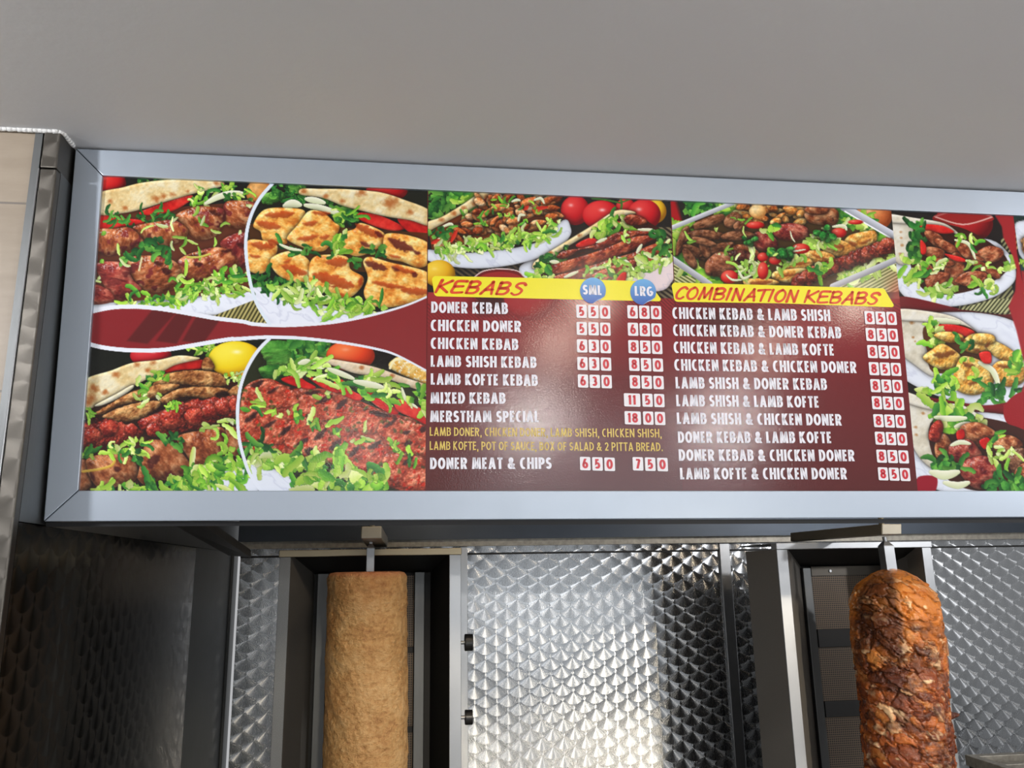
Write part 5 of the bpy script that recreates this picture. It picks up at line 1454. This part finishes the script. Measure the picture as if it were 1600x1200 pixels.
DISH2 = [('DONER KEBAB', 673.8, 488.7, 793.8, 490.8, 17.7), ('CHICKEN DONER', 673, 517, 814.5, 519, 17.6), ('CHICKEN KEBAB', 673, 545, 810, 547, 17.6),
         ('LAMB SHISH KEBAB', 673, 573, 838.5, 575, 17.6), ('LAMB KOFTE KEBAB', 673, 601, 840.5, 603, 17.6), ('MIXED KEBAB', 672.5, 630.5, 790, 631, 17.6),
         ('MERSTHAM SPECIAL', 672, 659.4, 843, 659.8, 17.8), ('DONER MEAT & CHIPS', 672, 733, 862, 732.6, 18)]
DISH3 = [('CHICKEN KEBAB & LAMB SHISH', 1051, 498, 1297.8, 501.8, 18), ('CHICKEN KEBAB & DONER KEBAB', 1052, 524.8, 1315, 528.7, 18), ('CHICKEN KEBAB & LAMB KOFTE', 1053, 551.7, 1304, 555.6, 18),
         ('CHICKEN KEBAB & CHICKEN DONER', 1054, 579, 1339, 583, 18), ('LAMB SHISH & DONER KEBAB', 1056, 607, 1292.7, 609.4, 18), ('LAMB SHISH & LAMB KOFTE', 1057, 634.8, 1280.4, 637, 18),
         ('LAMB SHISH & CHICKEN DONER', 1058, 662.5, 1315.8, 665, 18), ('DONER KEBAB & LAMB KOFTE', 1059.7, 692, 1300, 692.5, 18), ('DONER KEBAB & CHICKEN DONER', 1061, 720, 1336, 720.7, 18), ('LAMB KOFTE & CHICKEN DONER', 1063, 749, 1324, 749, 18)]
for par, rows in ((p2, DISH2), (p3, DISH3)):
    for r in rows:
        m = MB(); put_text(m, *r, E_TX, t=.188, gap=.075)
        relink(m.build('dish_name', M_WHITE, board), par)
for r in (('LAMB DONER, CHICKEN DONER, LAMB SHISH, CHICKEN SHISH,', 671.5, 681, 1034, 683.7, 13.6), ('LAMB KOFTE, POT OF SAUCE, BOX OF SALAD & 2 PITTA BREAD.', 671.5, 703, 1036, 705, 13.6)):
    m = MB(); put_text(m, *r, E_TX, t=.125, gap=.10, space=.25)
    relink(m.build('dish_note', M_PALEYEL, board), p2)

def price_tile(par, x0, y0, x1, y1, txt):
    """white rounded sticker with red digits"""
    r = 1.8
    drop = (x1 - x0) * .03
    ln = lambda x, y: (x + (700 - x) * 1.36e-4 * -(y - (y0 + y1) / 2) * 0, y + (x - x0) / (x1 - x0) * drop)
    sk = -(700 - (x0 + x1) / 2) * 1.36e-4
    pts = rcorner(x0 + r, y0 + r, r, 180, 270, 4) + rcorner(x1 - r, y0 + r, r, 270, 360, 4) + rcorner(x1 - r, y1 - r, r, 0, 90, 4) + rcorner(x0 + r, y1 - r, r, 90, 180, 4)
    pts = [(x + sk * (y - (y0 + y1) / 2), y + (x - x0) / (x1 - x0) * drop) for x, y in pts]
    P = np.array(pts)
    m = MB().prism(on_b(P[:, 0], P[:, 1], E_ST), on_b(P[:, 0], P[:, 1], .0001))
    h = y1 - y0
    polys, W = text_polys(txt, .20, .09)
    cap = h * .72
    ww = min(W * cap * 1.22, (x1 - x0) * .80)
    xa = (x0 + x1) / 2 - ww / 2; yb = y1 - h * .15
    for q in polys:
        q = np.array(q)
        px = xa + q[:, 0] / W * ww; py = yb - q[:, 1] * cap
        px2 = px + sk * (py - (y0 + y1) / 2); py2 = py + (px - x0) / (x1 - x0) * drop
        m.add(on_b(px2, py2, E_DG), [tuple(range(len(q)))], 1)
    relink(m.build('price_sticker', [M_TILE, M_DIGIT], board), par)

def trio(par, x, y, txt, w=16.2, step=18.4, h=20.5):
    for i, ch in enumerate(txt):
        price_tile(par, x + i * step, y + i * .55, x + i * step + w, y + i * .55 + h, ch)
for i, (a, b) in enumerate((('550', '680'), ('550', '680'), ('630', '850'), ('630', '850'), ('630', '850'))):
    trio(p2, (900.5, 900.9, 901.4, 902, 902.9)[i], (476, 502.8, 530, 557.4, 584.8)[i], a)
    trio(p2, (980.3, 981, 981.8, 983, 984)[i], (476.8, 504, 531.3, 558.8, 586.2)[i], b)
for x, y, first in ((975, 614.3, '11'), (976, 642.3, '18')):
    price_tile(p2, x, y, x + 25.4, y + 20.6, first)
trio(p2, 1003.6, 614.8, '50'); trio(p2, 1004.8, 642.8, '00')
trio(p2, 906.2, 713.6, '650', 16.4, 19.1, 21); trio(p2, 988.6, 714, '750', 16.4, 19.2, 21)
for i in range(10):
    trio(p3, (1351, 1353, 1355.6, 1358, 1360.2, 1362.5, 1365, 1367.4, 1369.8, 1372.2)[i], (486, 512.3, 539, 565.7, 592.3, 619, 647, 674.4, 702.4, 730)[i], '850', 15.4, 17.2, 20.3)

# ================================================================== kebab grills
def mesh_mat():
    t = NT('burner_gauze')
    s = t.n('ShaderNodeSeparateXYZ'); t.put(s.inputs[0], t.obj())
    def wire(o):
        f = t.math('PINGPONG', t.math('DIVIDE', s.outputs[o], .0062), .5)
        return t.math('LESS_THAN', f, .17)
    w = t.math('MAXIMUM', wire(0), wire(2))
    t.set(Base_Color=t.mixc(w, rgb(22, 19, 17), rgb(112, 98, 84)), Metallic=t.math('MULTIPLY', w, .8), Roughness=.5)
    t.bump(w, .8, .002)
    return t.m
M_GAUZE = mesh_mat()
M_BRONZE = steel('bronze_tinted_steel', rgb(186, 172, 144), .30, stretch=(3, 60, 60))  # steel with a warm bronze tint
YF, YBK = 2.20, 2.425

def X_(px, Y, py=1000): return float(on_y(px, py, Y)[0])
def Z_(py, px, Y): return float(on_y(px, py, Y)[2])

def grill(cfg):
    x0, x1 = X_(cfg['out'][0], YF), X_(cfg['out'][1], YF)
    i0, i1 = X_(cfg['inn'][0], YF), X_(cfg['inn'][1], YF)
    b0, b1 = X_(cfg['back'][0], YBK), X_(cfg['back'][1], YBK)
    zt, zr = Z_(cfg['top'][0], cfg['mid'], YF), Z_(cfg['top'][1], cfg['mid'], YF)
    zb = Z_(cfg['backtop'], cfg['mid'], YBK)
    z0 = Z_TOP
    g = empty('kebab_grill', ((x0 + x1) / 2, YF, z0), cfg['label'], 'kebab grill', 'upright kebab grills against the back wall')
    MB().box(x0 - .002, x1 + .002, YF - .004, YF + .03, zr, zt).build('top_rail', M_BRONZE if cfg['warm'] else M_STEEL, g, bevel=.0015)
    MB().box(x0, x1, YF + .03, YBK + .03, zt - .004, zt).build('top_plate', M_STEEL_DULL, g)
    # side walls: front edge, splayed inner face, straight outer face
    for (o, i, b, mt, lab) in ((x0, i0, b0, cfg['mats'][0], 'left'), (x1, i1, b1, cfg['mats'][1], 'right')):
        MB().box(min(o, i), max(o, i), YF, YF + .004, z0, zr).build('front_stile', mt, g, bevel=.001)
        m = MB()
        ob = o + (0.004 if o < i else -.004)
        P = [(o, YF + .004), (i, YF + .004), (b, YBK), (ob, YBK)]
        m.prism([np.array((x, y, z0)) for x, y in P], [np.array((x, y, zr)) for x, y in P])
        m.build('side_panel', cfg['sides'][0 if lab == 'left' else 1], g)
    # roof of the heating chamber slopes down to the back
    R4 = [np.array(q) for q in ((i0, YF + .03, zr), (i1, YF + .03, zr), (b1, YBK, zb), (b0, YBK, zb))]
    MB().extrude(R4, (0, 0, .006)).build('chamber_roof', M_BLACK, g)
    MB().box(b0, b1, YBK, YBK + .012, z0, zb + .02).build('back_plate', M_BLACK, g)
    # uprights left and right of the burners
    for (u0, u1) in cfg['bars']:
        a, b = X_(u0, YBK - .03), X_(u1, YBK - .03)
        MB().box(a, b, YBK - .035, YBK - .001, z0, Z_(cfg['bartop'], cfg['mid'], YBK - .03)).build('upright_bar', M_STEEL_DULL, g, bevel=.0015)
    # gauze burners with dark dividers
    Yg = YBK - .014
    ga, gb = X_(cfg['gauze'][0], Yg), X_(cfg['gauze'][1], Yg)
    zz = [Z_(p, cfg['mid'], Yg) for p in cfg['div']]
    for k in range(0, len(zz) - 1, 2):
        bp = MB().box(ga, gb, Yg, Yg + .008, zz[k + 1], zz[k]).build('gas_burner', M_GAUZE, g)
    MB().box(ga, gb, Yg, Yg + .008, z0 + .002, zz[-1]).build('gas_burner', M_GAUZE, g)
    for k in range(1, len(zz) - 1, 2):
        MB().box(ga, gb, Yg - .006, Yg + .012, zz[k + 1], zz[k]).build('burner_divider', M_BLACK, g, bevel=.001)
    if cfg.get('header'):
        h0, h1 = Z_(cfg['header'][0], cfg['mid'], Yg), Z_(cfg['header'][1], cfg['mid'], Yg)
        hp = MB().box(ga, gb, Yg - .003, Yg + .008, h1, h0).build('burner_header', M_STEEL_DARK, g, bevel=.001)
        for f in (.22, .84):
            xx = ga + (gb - ga) * f; zc = (h0 + h1) / 2
            MB().cyl((xx, Yg - .007, zc), (xx, Yg - .0005, zc), .004, 12).build('screw', M_STEEL, hp, smooth=False)
    return g, (x0, x1, zt, zr)

gl, dl = grill(dict(label='kebab grill behind the pale smooth doner cylinder, two black knobs on its right', mid=575, out=(431, 720.4), inn=(448.6, 702), back=(488, 672), top=(858, 868.5), backtop=896,
    bars=((493, 510.5), (646.9, 662.8)), bartop=895, gauze=(512, 646), div=(900, 1012, 1022, 1137, 1147), warm=True, mats=(M_CAST, M_STEEL), sides=(M_FLANK, M_BLACK)))
gr, dr = grill(dict(label='kebab grill behind the charred chicken stack, three gauze burners showing at left', mid=1330, out=(1226, 1473.5), inn=(1243.2, 1459), back=(1262, 1412), top=(847, 857), backtop=884,
    bars=((1264, 1276.5),), bartop=886, gauze=(1277.5, 1411), div=(899, 982, 1010, 1094, 1119), header=(884, 899), warm=False, mats=(M_STEEL, M_STEEL), sides=(M_FLANK, M_FLANK2)))
# knobs on the left grill's right flank
for (py, r, h) in ((1004, .0215, .022), (1121, .0185, .020)):
    x = dl[1]; z = Z_(py, 724, YF + .012); y = YF + .012
    k = MB().cyl((x + .010, y, z), (x + .010 + h, y, z), r, 28).build('control_knob', M_RUBBER, gl, bevel=.002)
    MB().cyl((x - .001, y, z), (x + .012, y, z), .0045, 12).build('knob_shaft', M_STEEL, gl, smooth=False)
# ================================================================== spit arms above the grills (part of each grill)
def arm(parent, pts_front, back_pt, zh, warm):
    pass
M_BLOCK = steel('worn_block_steel', rgb(166, 160, 146), .5)
# left: square bar from the back wall towards the room
Ya = 1.97
fx0, fx1 = float(on_y(563.5, 832, Ya)[0]), float(on_y(596.5, 832, Ya)[0])
fz0, fz1 = float(on_y(580, 841.5, Ya)[2]), float(on_y(580, 822, Ya)[2])
bx0, bx1, bz0, bz1 = [float(v) for v in (on_y(574, 838, 2.38)[0], on_y(606, 838, 2.38)[0], on_y(590, 855, 2.38)[2], on_y(590, 838, 2.38)[2])]
bz1 = bz0 + (fz1 - fz0)
F = [np.array(q) for q in ((fx0, Ya, fz0), (fx1, Ya, fz0), (fx1, Ya, fz1), (fx0, Ya, fz1))]
Bk = [np.array(q) for q in ((bx0, 2.38, bz0), (bx1, 2.38, bz0), (bx1, 2.38, bz1), (bx0, 2.38, bz1))]
MB().prism(F, Bk).build('spit_arm', M_BLOCK, gl, bevel=.003)
pxm, zt_ = (fx0 + fx1) / 2, fz1
MB().cyl((pxm, Ya + .05, zt_ - .002), (pxm, Ya + .05, zt_ + .012), .006, 14).build('arm_pin', M_BRONZE, gl, smooth=False)
# right: bar swung over to the left
Yr = 1.98
e0, e1 = on_y(1378, 835.5, Yr), on_y(1409, 835, Yr)
f0, f1 = on_y(1378, 818.6, Yr), on_y(1409, 818.6, Yr)
k0, k1 = on_y(1235, 846, 2.33), on_y(1235, 832.5, 2.33)
F = [e0, e1, f1, f0]
dl_ = np.array((.04, .055, 0))
Bk = [k0, k0 + dl_, k1 + dl_, k1]
MB().prism(F, Bk).build('spit_arm', [M_BLOCK], gr, bevel=.002)
pin = on_y(1377, 816, Yr + .03)
MB().cyl(pin - np.array((0, 0, .006)), pin + np.array((0, 0, .012)), .007, 14).build('arm_pin', M_BRONZE, gr, smooth=False)

# ================================================================== the two doner stacks
def n3(p, sc, seed, oct=4):
    """3-D looking noise on points from three planes"""
    x, y, z = p[..., 0] / sc, p[..., 1] / sc, p[..., 2] / sc
    return (fbm(x + 50, z + 50, 1, seed, oct) + fbm(y + 80, z + 20, 1, seed + 5, oct) + fbm(x + y + 30, z * .7 + x + 60, 1, seed + 9, oct)) / 3

def stack(name, parent, axis_top, axis_dir, prof, disp, mat, nu=150, nv=260):
    """meat body around a leaning axis; prof: list of (distance down the axis, radius)"""
    ds = np.array([q[0] for q in prof]); rs = np.array([q[1] for q in prof])
    L = ds[-1]
    tt = np.linspace(0, 1, nv) ** 1.25 * L
    th = np.linspace(0, 2 * pi, nu, endpoint=False)
    r = np.interp(tt, ds, rs)
    ax = np.array(axis_dir)
    P = np.zeros((nv, nu, 3)); N = np.zeros_like(P)
    for j in range(nv):
        c = np.array(axis_top) + ax * tt[j]
        P[j, :, 0] = c[0] + r[j] * np.cos(th); P[j, :, 1] = c[1] + r[j] * np.sin(th); P[j, :, 2] = c[2]
        N[j, :, 0] = np.cos(th); N[j, :, 1] = np.sin(th)
    P = P + N * disp(P, th, tt)[..., None]
    V = P.reshape(-1, 3)
    idx = np.arange(nv * nu).reshape(nv, nu)
    F = np.stack([idx[:-1], np.roll(idx[:-1], -1, 1), np.roll(idx[1:], -1, 1), idx[1:]], -1).reshape(-1, 4).tolist()
    m = MB(); m.add(V, F); m.add([], [])
    m.f.append(tuple(idx[0][::-1])); m.mi.append(0); m.f.append(tuple(idx[-1])); m.mi.append(0)
    return m.build(name, mat, parent, smooth=True)

def beef_mat():
    t = NT('smooth_doner_meat')
    o = t.obj()
    a = t.noise(o, 16, 5, .6); b = t.noise(t.mapped((1, 1, 1.5)), 75, 4, .65); c = t.noise(o, 5, 2, .5)
    f = t.math('ADD', t.math('MULTIPLY', a, .45), t.math('MULTIPLY', b, .55))
    col = t.ramp(f, [(.30, rgb(156, 104, 58)), (.47, rgb(204, 156, 98)), (.66, rgb(228, 188, 132))])
    col = t.mixc(t.ramp(c, [(.50, (0, 0, 0, 1)), (.72, (.55, .55, .55, 1))]), col, rgb(166, 96, 34))
    s = t.n('ShaderNodeSeparateXYZ'); t.put(s.inputs[0], o)
    rim = t.math('MULTIPLY', t.math('SUBTRACT', s.outputs[2], BEEF_TOP - .016), 70.0, clamp=True)
    col = t.mixc(t.math('MULTIPLY', rim, .7), col, rgb(196, 120, 86))
    t.set(Base_Color=col, Roughness=.42)
    t.b.inputs['Specular IOR Level'].default_value = .4
    t.bump(t.math('ADD', t.math('MULTIPLY', b, .8), t.math('MULTIPLY', t.noise(o, 190, 3, .6), .3)), 1.0, .008)
    return t.m

YK = 2.09
def vaxis(p0, p1, Y):
    a, b = on_y(*p0, Y), on_y(*p1, Y)
    return a, b
# left: pale compact cylinder
ka, kb = vaxis((574.3, 893), (571, 1198), YK)
BEEF_TOP = 0.0
RK = float(on_y(636.6, 960, YK)[0] - on_y(511, 960, YK)[0]) / 2 * (1 - .004)
kd = (kb - ka) / np.linalg.norm(kb - ka)
beef = empty('doner_kebab', tuple(ka), 'pale tan smooth compact doner kebab cylinder on a steel spit', 'doner kebab', 'doner kebabs on vertical spits')
LK = float(ka[2] - (Z_TOP))
def d1(P, th, tt):
    r = (n3(P, .10, 3, 3) - .5) * .012 + (n3(P, .026, 11, 4) - .5) * .014 + (n3(P, .008, 14, 2) - .5) * .003
    return r * np.clip(tt / .012, 0, 1)[:, None]
stack('meat', beef, ka, kd, [(0, .002), (.0004, RK * .80), (.003, RK * .93), (.009, RK * .985), (.016, RK), (LK * .5, RK * 1.01), (LK, RK * 1.02)], d1, beef_mat(), 220, 300)
rx = float(on_y(585, 870, YK)[0] - on_y(572.5, 870, YK)[0]) / 2
rc = on_y(578.8, 880, YK)
rt = float(on_y(579, 853, YK)[2]); rtt = float(on_y(579, 846, YK)[2])
_armz = float(fz0 + (bz0 - fz0) * (YK + .010 - Ya) / (2.38 - Ya))
rtt = min(rtt, _armz - .006); rt = min(rt, rtt - .010)
rd = MB()
sq = lambda h, z: [np.array((rc[0] + sx * h, YK + sy * h, z)) for sx, sy in ((-1, -1), (1, -1), (1, 1), (-1, 1))]
rd.prism(sq(rx, float(ka[2]) - .06), sq(rx, rt)); rd.prism(sq(rx, rt), sq(rx * .45, rtt)); rd.prism(sq(rx * .40, rtt), sq(rx * .40, _armz - .0008))
rd.build('spit_rod', M_STEEL, beef, bevel=.001)

# right: charred chicken stack
def chick_mat():
    t = NT('charred_chicken_meat')
    o = t.obj()
    mp = t.mapped((1, 1, 1.3))
    a = t.noise(mp, 26, 6, .62, 1.2); b = t.noise(mp, 11, 4, .6, .8); c = t.noise(mp, 60, 4, .6, 1.0)
    at = t.n('ShaderNodeAttribute'); at.attribute_name = 'cook_and_shade'
    sep = t.n('ShaderNodeSeparateColor'); t.put(sep.inputs[0], at.outputs['Color'])
    char, pale = sep.outputs[0], sep.outputs[1]
    crev_shade = sep.outputs[2]
    sz = t.n('ShaderNodeSeparateXYZ'); t.put(sz.inputs[0], o)
    top = t.math('MULTIPLY_ADD', sz.outputs[2], 5.5, 1.45, clamp=True)
    col = t.ramp(t.math('ADD', t.math('MULTIPLY', at.outputs['Alpha'], .22), t.math('ADD', t.math('MULTIPLY', b, .46), t.math('MULTIPLY', c, .30))), [(.30, rgb(82, 34, 12)), (.44, rgb(136, 64, 22)), (.56, rgb(186, 100, 38)), (.74, rgb(228, 160, 88))])
    col = t.mixc(t.math('MULTIPLY', top, .75), col, t.mixc(b, rgb(196, 94, 20), rgb(240, 164, 66)))
    dk = t.math('ADD', t.math('MULTIPLY', t.math('SUBTRACT', a, .55), t.math('MULTIPLY_ADD', top, -1.2, 1.8)), char, clamp=True)
    col = t.mixc(t.math('MULTIPLY', dk, .9), col, t.mixc(c, rgb(26, 11, 6), rgb(84, 36, 14)))
    col = t.mixc(pale, col, rgb(244, 212, 164))
    col = t.mixc(t.math('MULTIPLY', crev_shade, .85), col, rgb(46, 18, 8))  # shade in the crevices painted as dark colour
    t.set(Base_Color=col, Roughness=t.math('ADD', .16, t.math('MULTIPLY', a, .16)))
    t.b.inputs['Specular IOR Level'].default_value = .55
    t.bump(t.math('ADD', t.math('MULTIPLY', a, 1.0), t.math('MULTIPLY', c, .4)), .9, .007)
    return t.m
YC = 2.09
ca_, cb_ = vaxis((1391, 888), (1421, 1198), YC)
cdir = (cb_ - ca_) / np.linalg.norm(cb_ - ca_)
RC = float(on_y(1470, 1010, YC)[0] - on_y(1339, 1010, YC)[0]) / 2 - .009
chick = empty('doner_kebab', tuple(ca_), 'charred orange-brown layered chicken doner stack on a steel spit', 'doner kebab', 'doner kebabs on vertical spits')
LC = float(ca_[2] - (Z_TOP))
def cells(p, size, seed):
    """distance to the nearest and second nearest of scattered points, and which one is nearest"""
    g = np.random.default_rng(seed)
    lo, hi = p.min(0) - size, p.max(0) + size
    n = int(np.prod((hi - lo) / size) * 1.0)
    S = lo + g.random((n, 3)) * (hi - lo)
    f1 = np.empty(len(p)); f2 = np.empty(len(p)); ix = np.empty(len(p), int)
    for k in range(0, len(p), 4000):
        q = p[k:k + 4000]
        near = S[np.all((S > q.min(0) - size * 2.2) & (S < q.max(0) + size * 2.2), 1)]
        ids = np.nonzero(np.all((S > q.min(0) - size * 2.2) & (S < q.max(0) + size * 2.2), 1))[0]
        d = np.sqrt(((q[:, None, :] - near[None]) ** 2).sum(-1))
        o = np.argpartition(d, 1, 1)[:, :2]
        r_ = np.arange(len(q))
        a_, b_ = d[r_, o[:, 0]], d[r_, o[:, 1]]
        sw = a_ > b_
        f1[k:k + 4000] = np.minimum(a_, b_); f2[k:k + 4000] = np.maximum(a_, b_)
        ix[k:k + 4000] = ids[np.where(sw, o[:, 1], o[:, 0])]
    return f1, f2, ix, S
def d2(P, th, tt):
    global RELIEF, PIECE, GAP
    Q = P.reshape(-1, 3).copy()
    wx_ = np.stack([n3(P, .030, 201 + k * 7, 5).reshape(-1) - .5 for k in range(3)], -1) * .085
    Q = Q + wx_; Q[:, 2] = Q[:, 2] * 1.5 + Q[:, 0] * .5
    f1, f2, ix, S = cells(Q, .042, 5)
    g = np.random.default_rng(8)
    rnd = g.random((len(S), 3))
    gap = np.clip((f2 - f1) / .010, 0, 1)
    tilt = (S[ix][:, 2] - Q[:, 2]) * (rnd[ix, 1] - .35) * .55
    RELIEF = (gap ** .5 - .75) * .0075 + (rnd[ix, 0] - .5) * .009 + tilt * .6
    GAP = gap; PIECE = rnd[ix]
    r = (n3(P, .16, 31, 2) - .5) * .024 + RELIEF.reshape(P.shape[:2]) + (n3(P, .012, 47, 3) - .5) * .006
    # a slice sticking out at the right flank
    z0 = float(on_y(1485, 1117, YC)[2])
    a0 = 0.0
    sp = np.exp(-((P[..., 2] - z0) / .011) ** 2) * np.exp(-(((th + pi) % (2 * pi) - pi - a0) / .16) ** 2)[None, :] * .042
    return r * np.clip(tt / .05, .15, 1)[:, None] + sp
cm = stack('meat', chick, ca_, cdir, [(0, .002), (.001, RC * .12), (.006, RC * .28), (.013, RC * .42), (.024, RC * .58), (.042, RC * .76), (.068, RC * .92), (.10, RC * .99), (.13, RC), (LC * .5, RC * 1.0), (LC, RC * .98)], d2, chick_mat(), 340, 420)
# how far each spot is cooked: char on the burner side, pale fat seams elsewhere, shade painted into the crevices
me = cm.data
n_ = len(me.vertices)
co = np.empty(n_ * 3); me.vertices.foreach_get('co', co); co = co.reshape(-1, 3)
thv = np.arctan2(co[:, 1] - (cdir[1] / cdir[2]) * co[:, 2], co[:, 0] - (cdir[0] / cdir[2]) * co[:, 2])
zq = -co[:, 2]
Qv = co.copy(); Qv[:, 2] *= 1.3
side = np.clip((np.abs(((thv - radians(215) + pi) % (2 * pi)) - pi) * -1 + .66) * 4, 0, 1)
char = side * np.clip((1 - np.abs(zq - .10) / .13) * 2, 0, 1) * (.75 + .5 * PIECE[:, 2]) + np.clip((PIECE[:, 1] - .45) * 3, 0, .85) * np.clip((n3(Qv, .02, 151, 3) - .30) * 3, .2, 1) * np.clip((zq - .08) / .10, .15, 1) + np.clip((n3(Qv, .045, 61, 4) - .47) * 6, 0, .85) * np.clip((zq - .12) / .08, 0, 1)
pale = np.clip((PIECE[:, 0] - .78) * 8, 0, .8) * np.clip((n3(co, .014, 81, 3) - .47) * 8, 0, 1)
pale = np.maximum(pale, np.clip((n3(Qv, .018, 91, 3) - .63) * 10, 0, .9)) * (1 - .85 * np.clip(char, 0, 1)) * np.clip(zq / .05, .2, 1)
tip = np.clip((np.hypot(co[:, 0] - (cdir[0] / cdir[2]) * co[:, 2], co[:, 1] - (cdir[1] / cdir[2]) * co[:, 2]) - RC * 1.22) * 90, 0, 1)
ck = np.ones((n_, 4), np.float32); ck[:, 0] = np.clip(char + tip, 0, 1); ck[:, 1] = np.clip(pale, 0, 1); ck[:, 2] = np.clip(1 - GAP / .35, 0, 1) * np.clip((n3(co, .03, 131, 3) - .40) * 5, 0, 1) * .9; ck[:, 3] = PIECE[:, 2]
at_ = me.color_attributes.new('cook_and_shade', 'FLOAT_COLOR', 'POINT'); at_.data.foreach_set('color', ck.ravel())
# spit rod of the chicken stack
rx = float(on_y(1395, 870, YC)[0] - on_y(1377.5, 870, YC)[0]) / 2 * .92
rc = on_y(1386.5, 868, YC); rt = float(on_y(1383, 853, YC)[2]); rtt = float(on_y(1383, 846, YC)[2])
rb = on_y(1389, 892, YC)
def sq2(h, z, k): return [np.array((k[0] + sx * h, YC + sy * h, z)) for sx, sy in ((-1, -1), (1, -1), (1, 1), (-1, 1))]
rd = MB()
kt = on_y(1384, 853, YC)
rd.prism(sq2(rx, float(rb[2]) - .05, on_y(1393, 915, YC)), sq2(rx, rt, kt)); rd.prism(sq2(rx, rt, kt), sq2(rx * .4, rtt, kt))
zarm = float(e0[2]) - .001
rd.cyl((kt[0], YC, rtt - .002), (float(on_y(1381, 836, YC)[0]), YC, zarm), rx * .38, 12)
rd.build('spit_rod', M_STEEL, chick, bevel=.001)

# ================================================================== low steel char grill in the lower right corner
Yg1 = 2.425
gx0 = float(on_y(1507, 1179, Yg1)[0]); gz = float(on_y(1507, 1179, Yg1)[2])
cg = empty('char_grill', (gx0 + .3, Yg1 - .2, Z_TOP), 'low open steel grill with dark bars at the right edge beside the chicken kebab', 'grill')
W_, D_ = .62, .46
h0 = Z_TOP
rm = .028
MB().box(gx0, gx0 + W_, Yg1 - rm, Yg1, gz - .03, gz).build('rim_bar', M_RIM, cg, bevel=.002)
MB().box(gx0, gx0 + rm, Yg1 - D_, Yg1 - rm, gz - .03, gz).build('rim_bar', M_RIM, cg, bevel=.002)
MB().box(gx0 + W_ - rm, gx0 + W_, Yg1 - D_, Yg1 - rm, gz - .03, gz).build('rim_bar', M_RIM, cg, bevel=.002)
MB().box(gx0 + rm, gx0 + W_ - rm, Yg1 - D_, Yg1 - D_ + rm, gz - .03, gz).build('rim_bar', M_RIM, cg, bevel=.002)
bod = MB()
for (xa, xb, ya, yb) in ((gx0 + .006, gx0 + .012, Yg1 - D_ + .006, Yg1 - .006), (gx0 + W_ - .012, gx0 + W_ - .006, Yg1 - D_ + .006, Yg1 - .006), (gx0 + .006, gx0 + W_ - .006, Yg1 - .012, Yg1 - .006), (gx0 + .006, gx0 + W_ - .006, Yg1 - D_ + .006, Yg1 - D_ + .012)):
    bod.box(xa, xb, ya, yb, h0, gz - .028)
bod.build('grill_body', M_STEEL_DARK, cg)
MB().box(gx0 + .03, gx0 + W_ - .03, Yg1 - .075, Yg1 - .05, gz - .045, gz - .015).build('inner_rail', M_RIM, cg, bevel=.002)
for k in range(14):
    x = gx0 + .055 + k * .038
    MB().cyl((x, Yg1 - .055, gz - .034), (x + .02, Yg1 - D_ + .04, gz - .034), .006, 10).build('grill_bar', M_BLACK, cg, smooth=False)
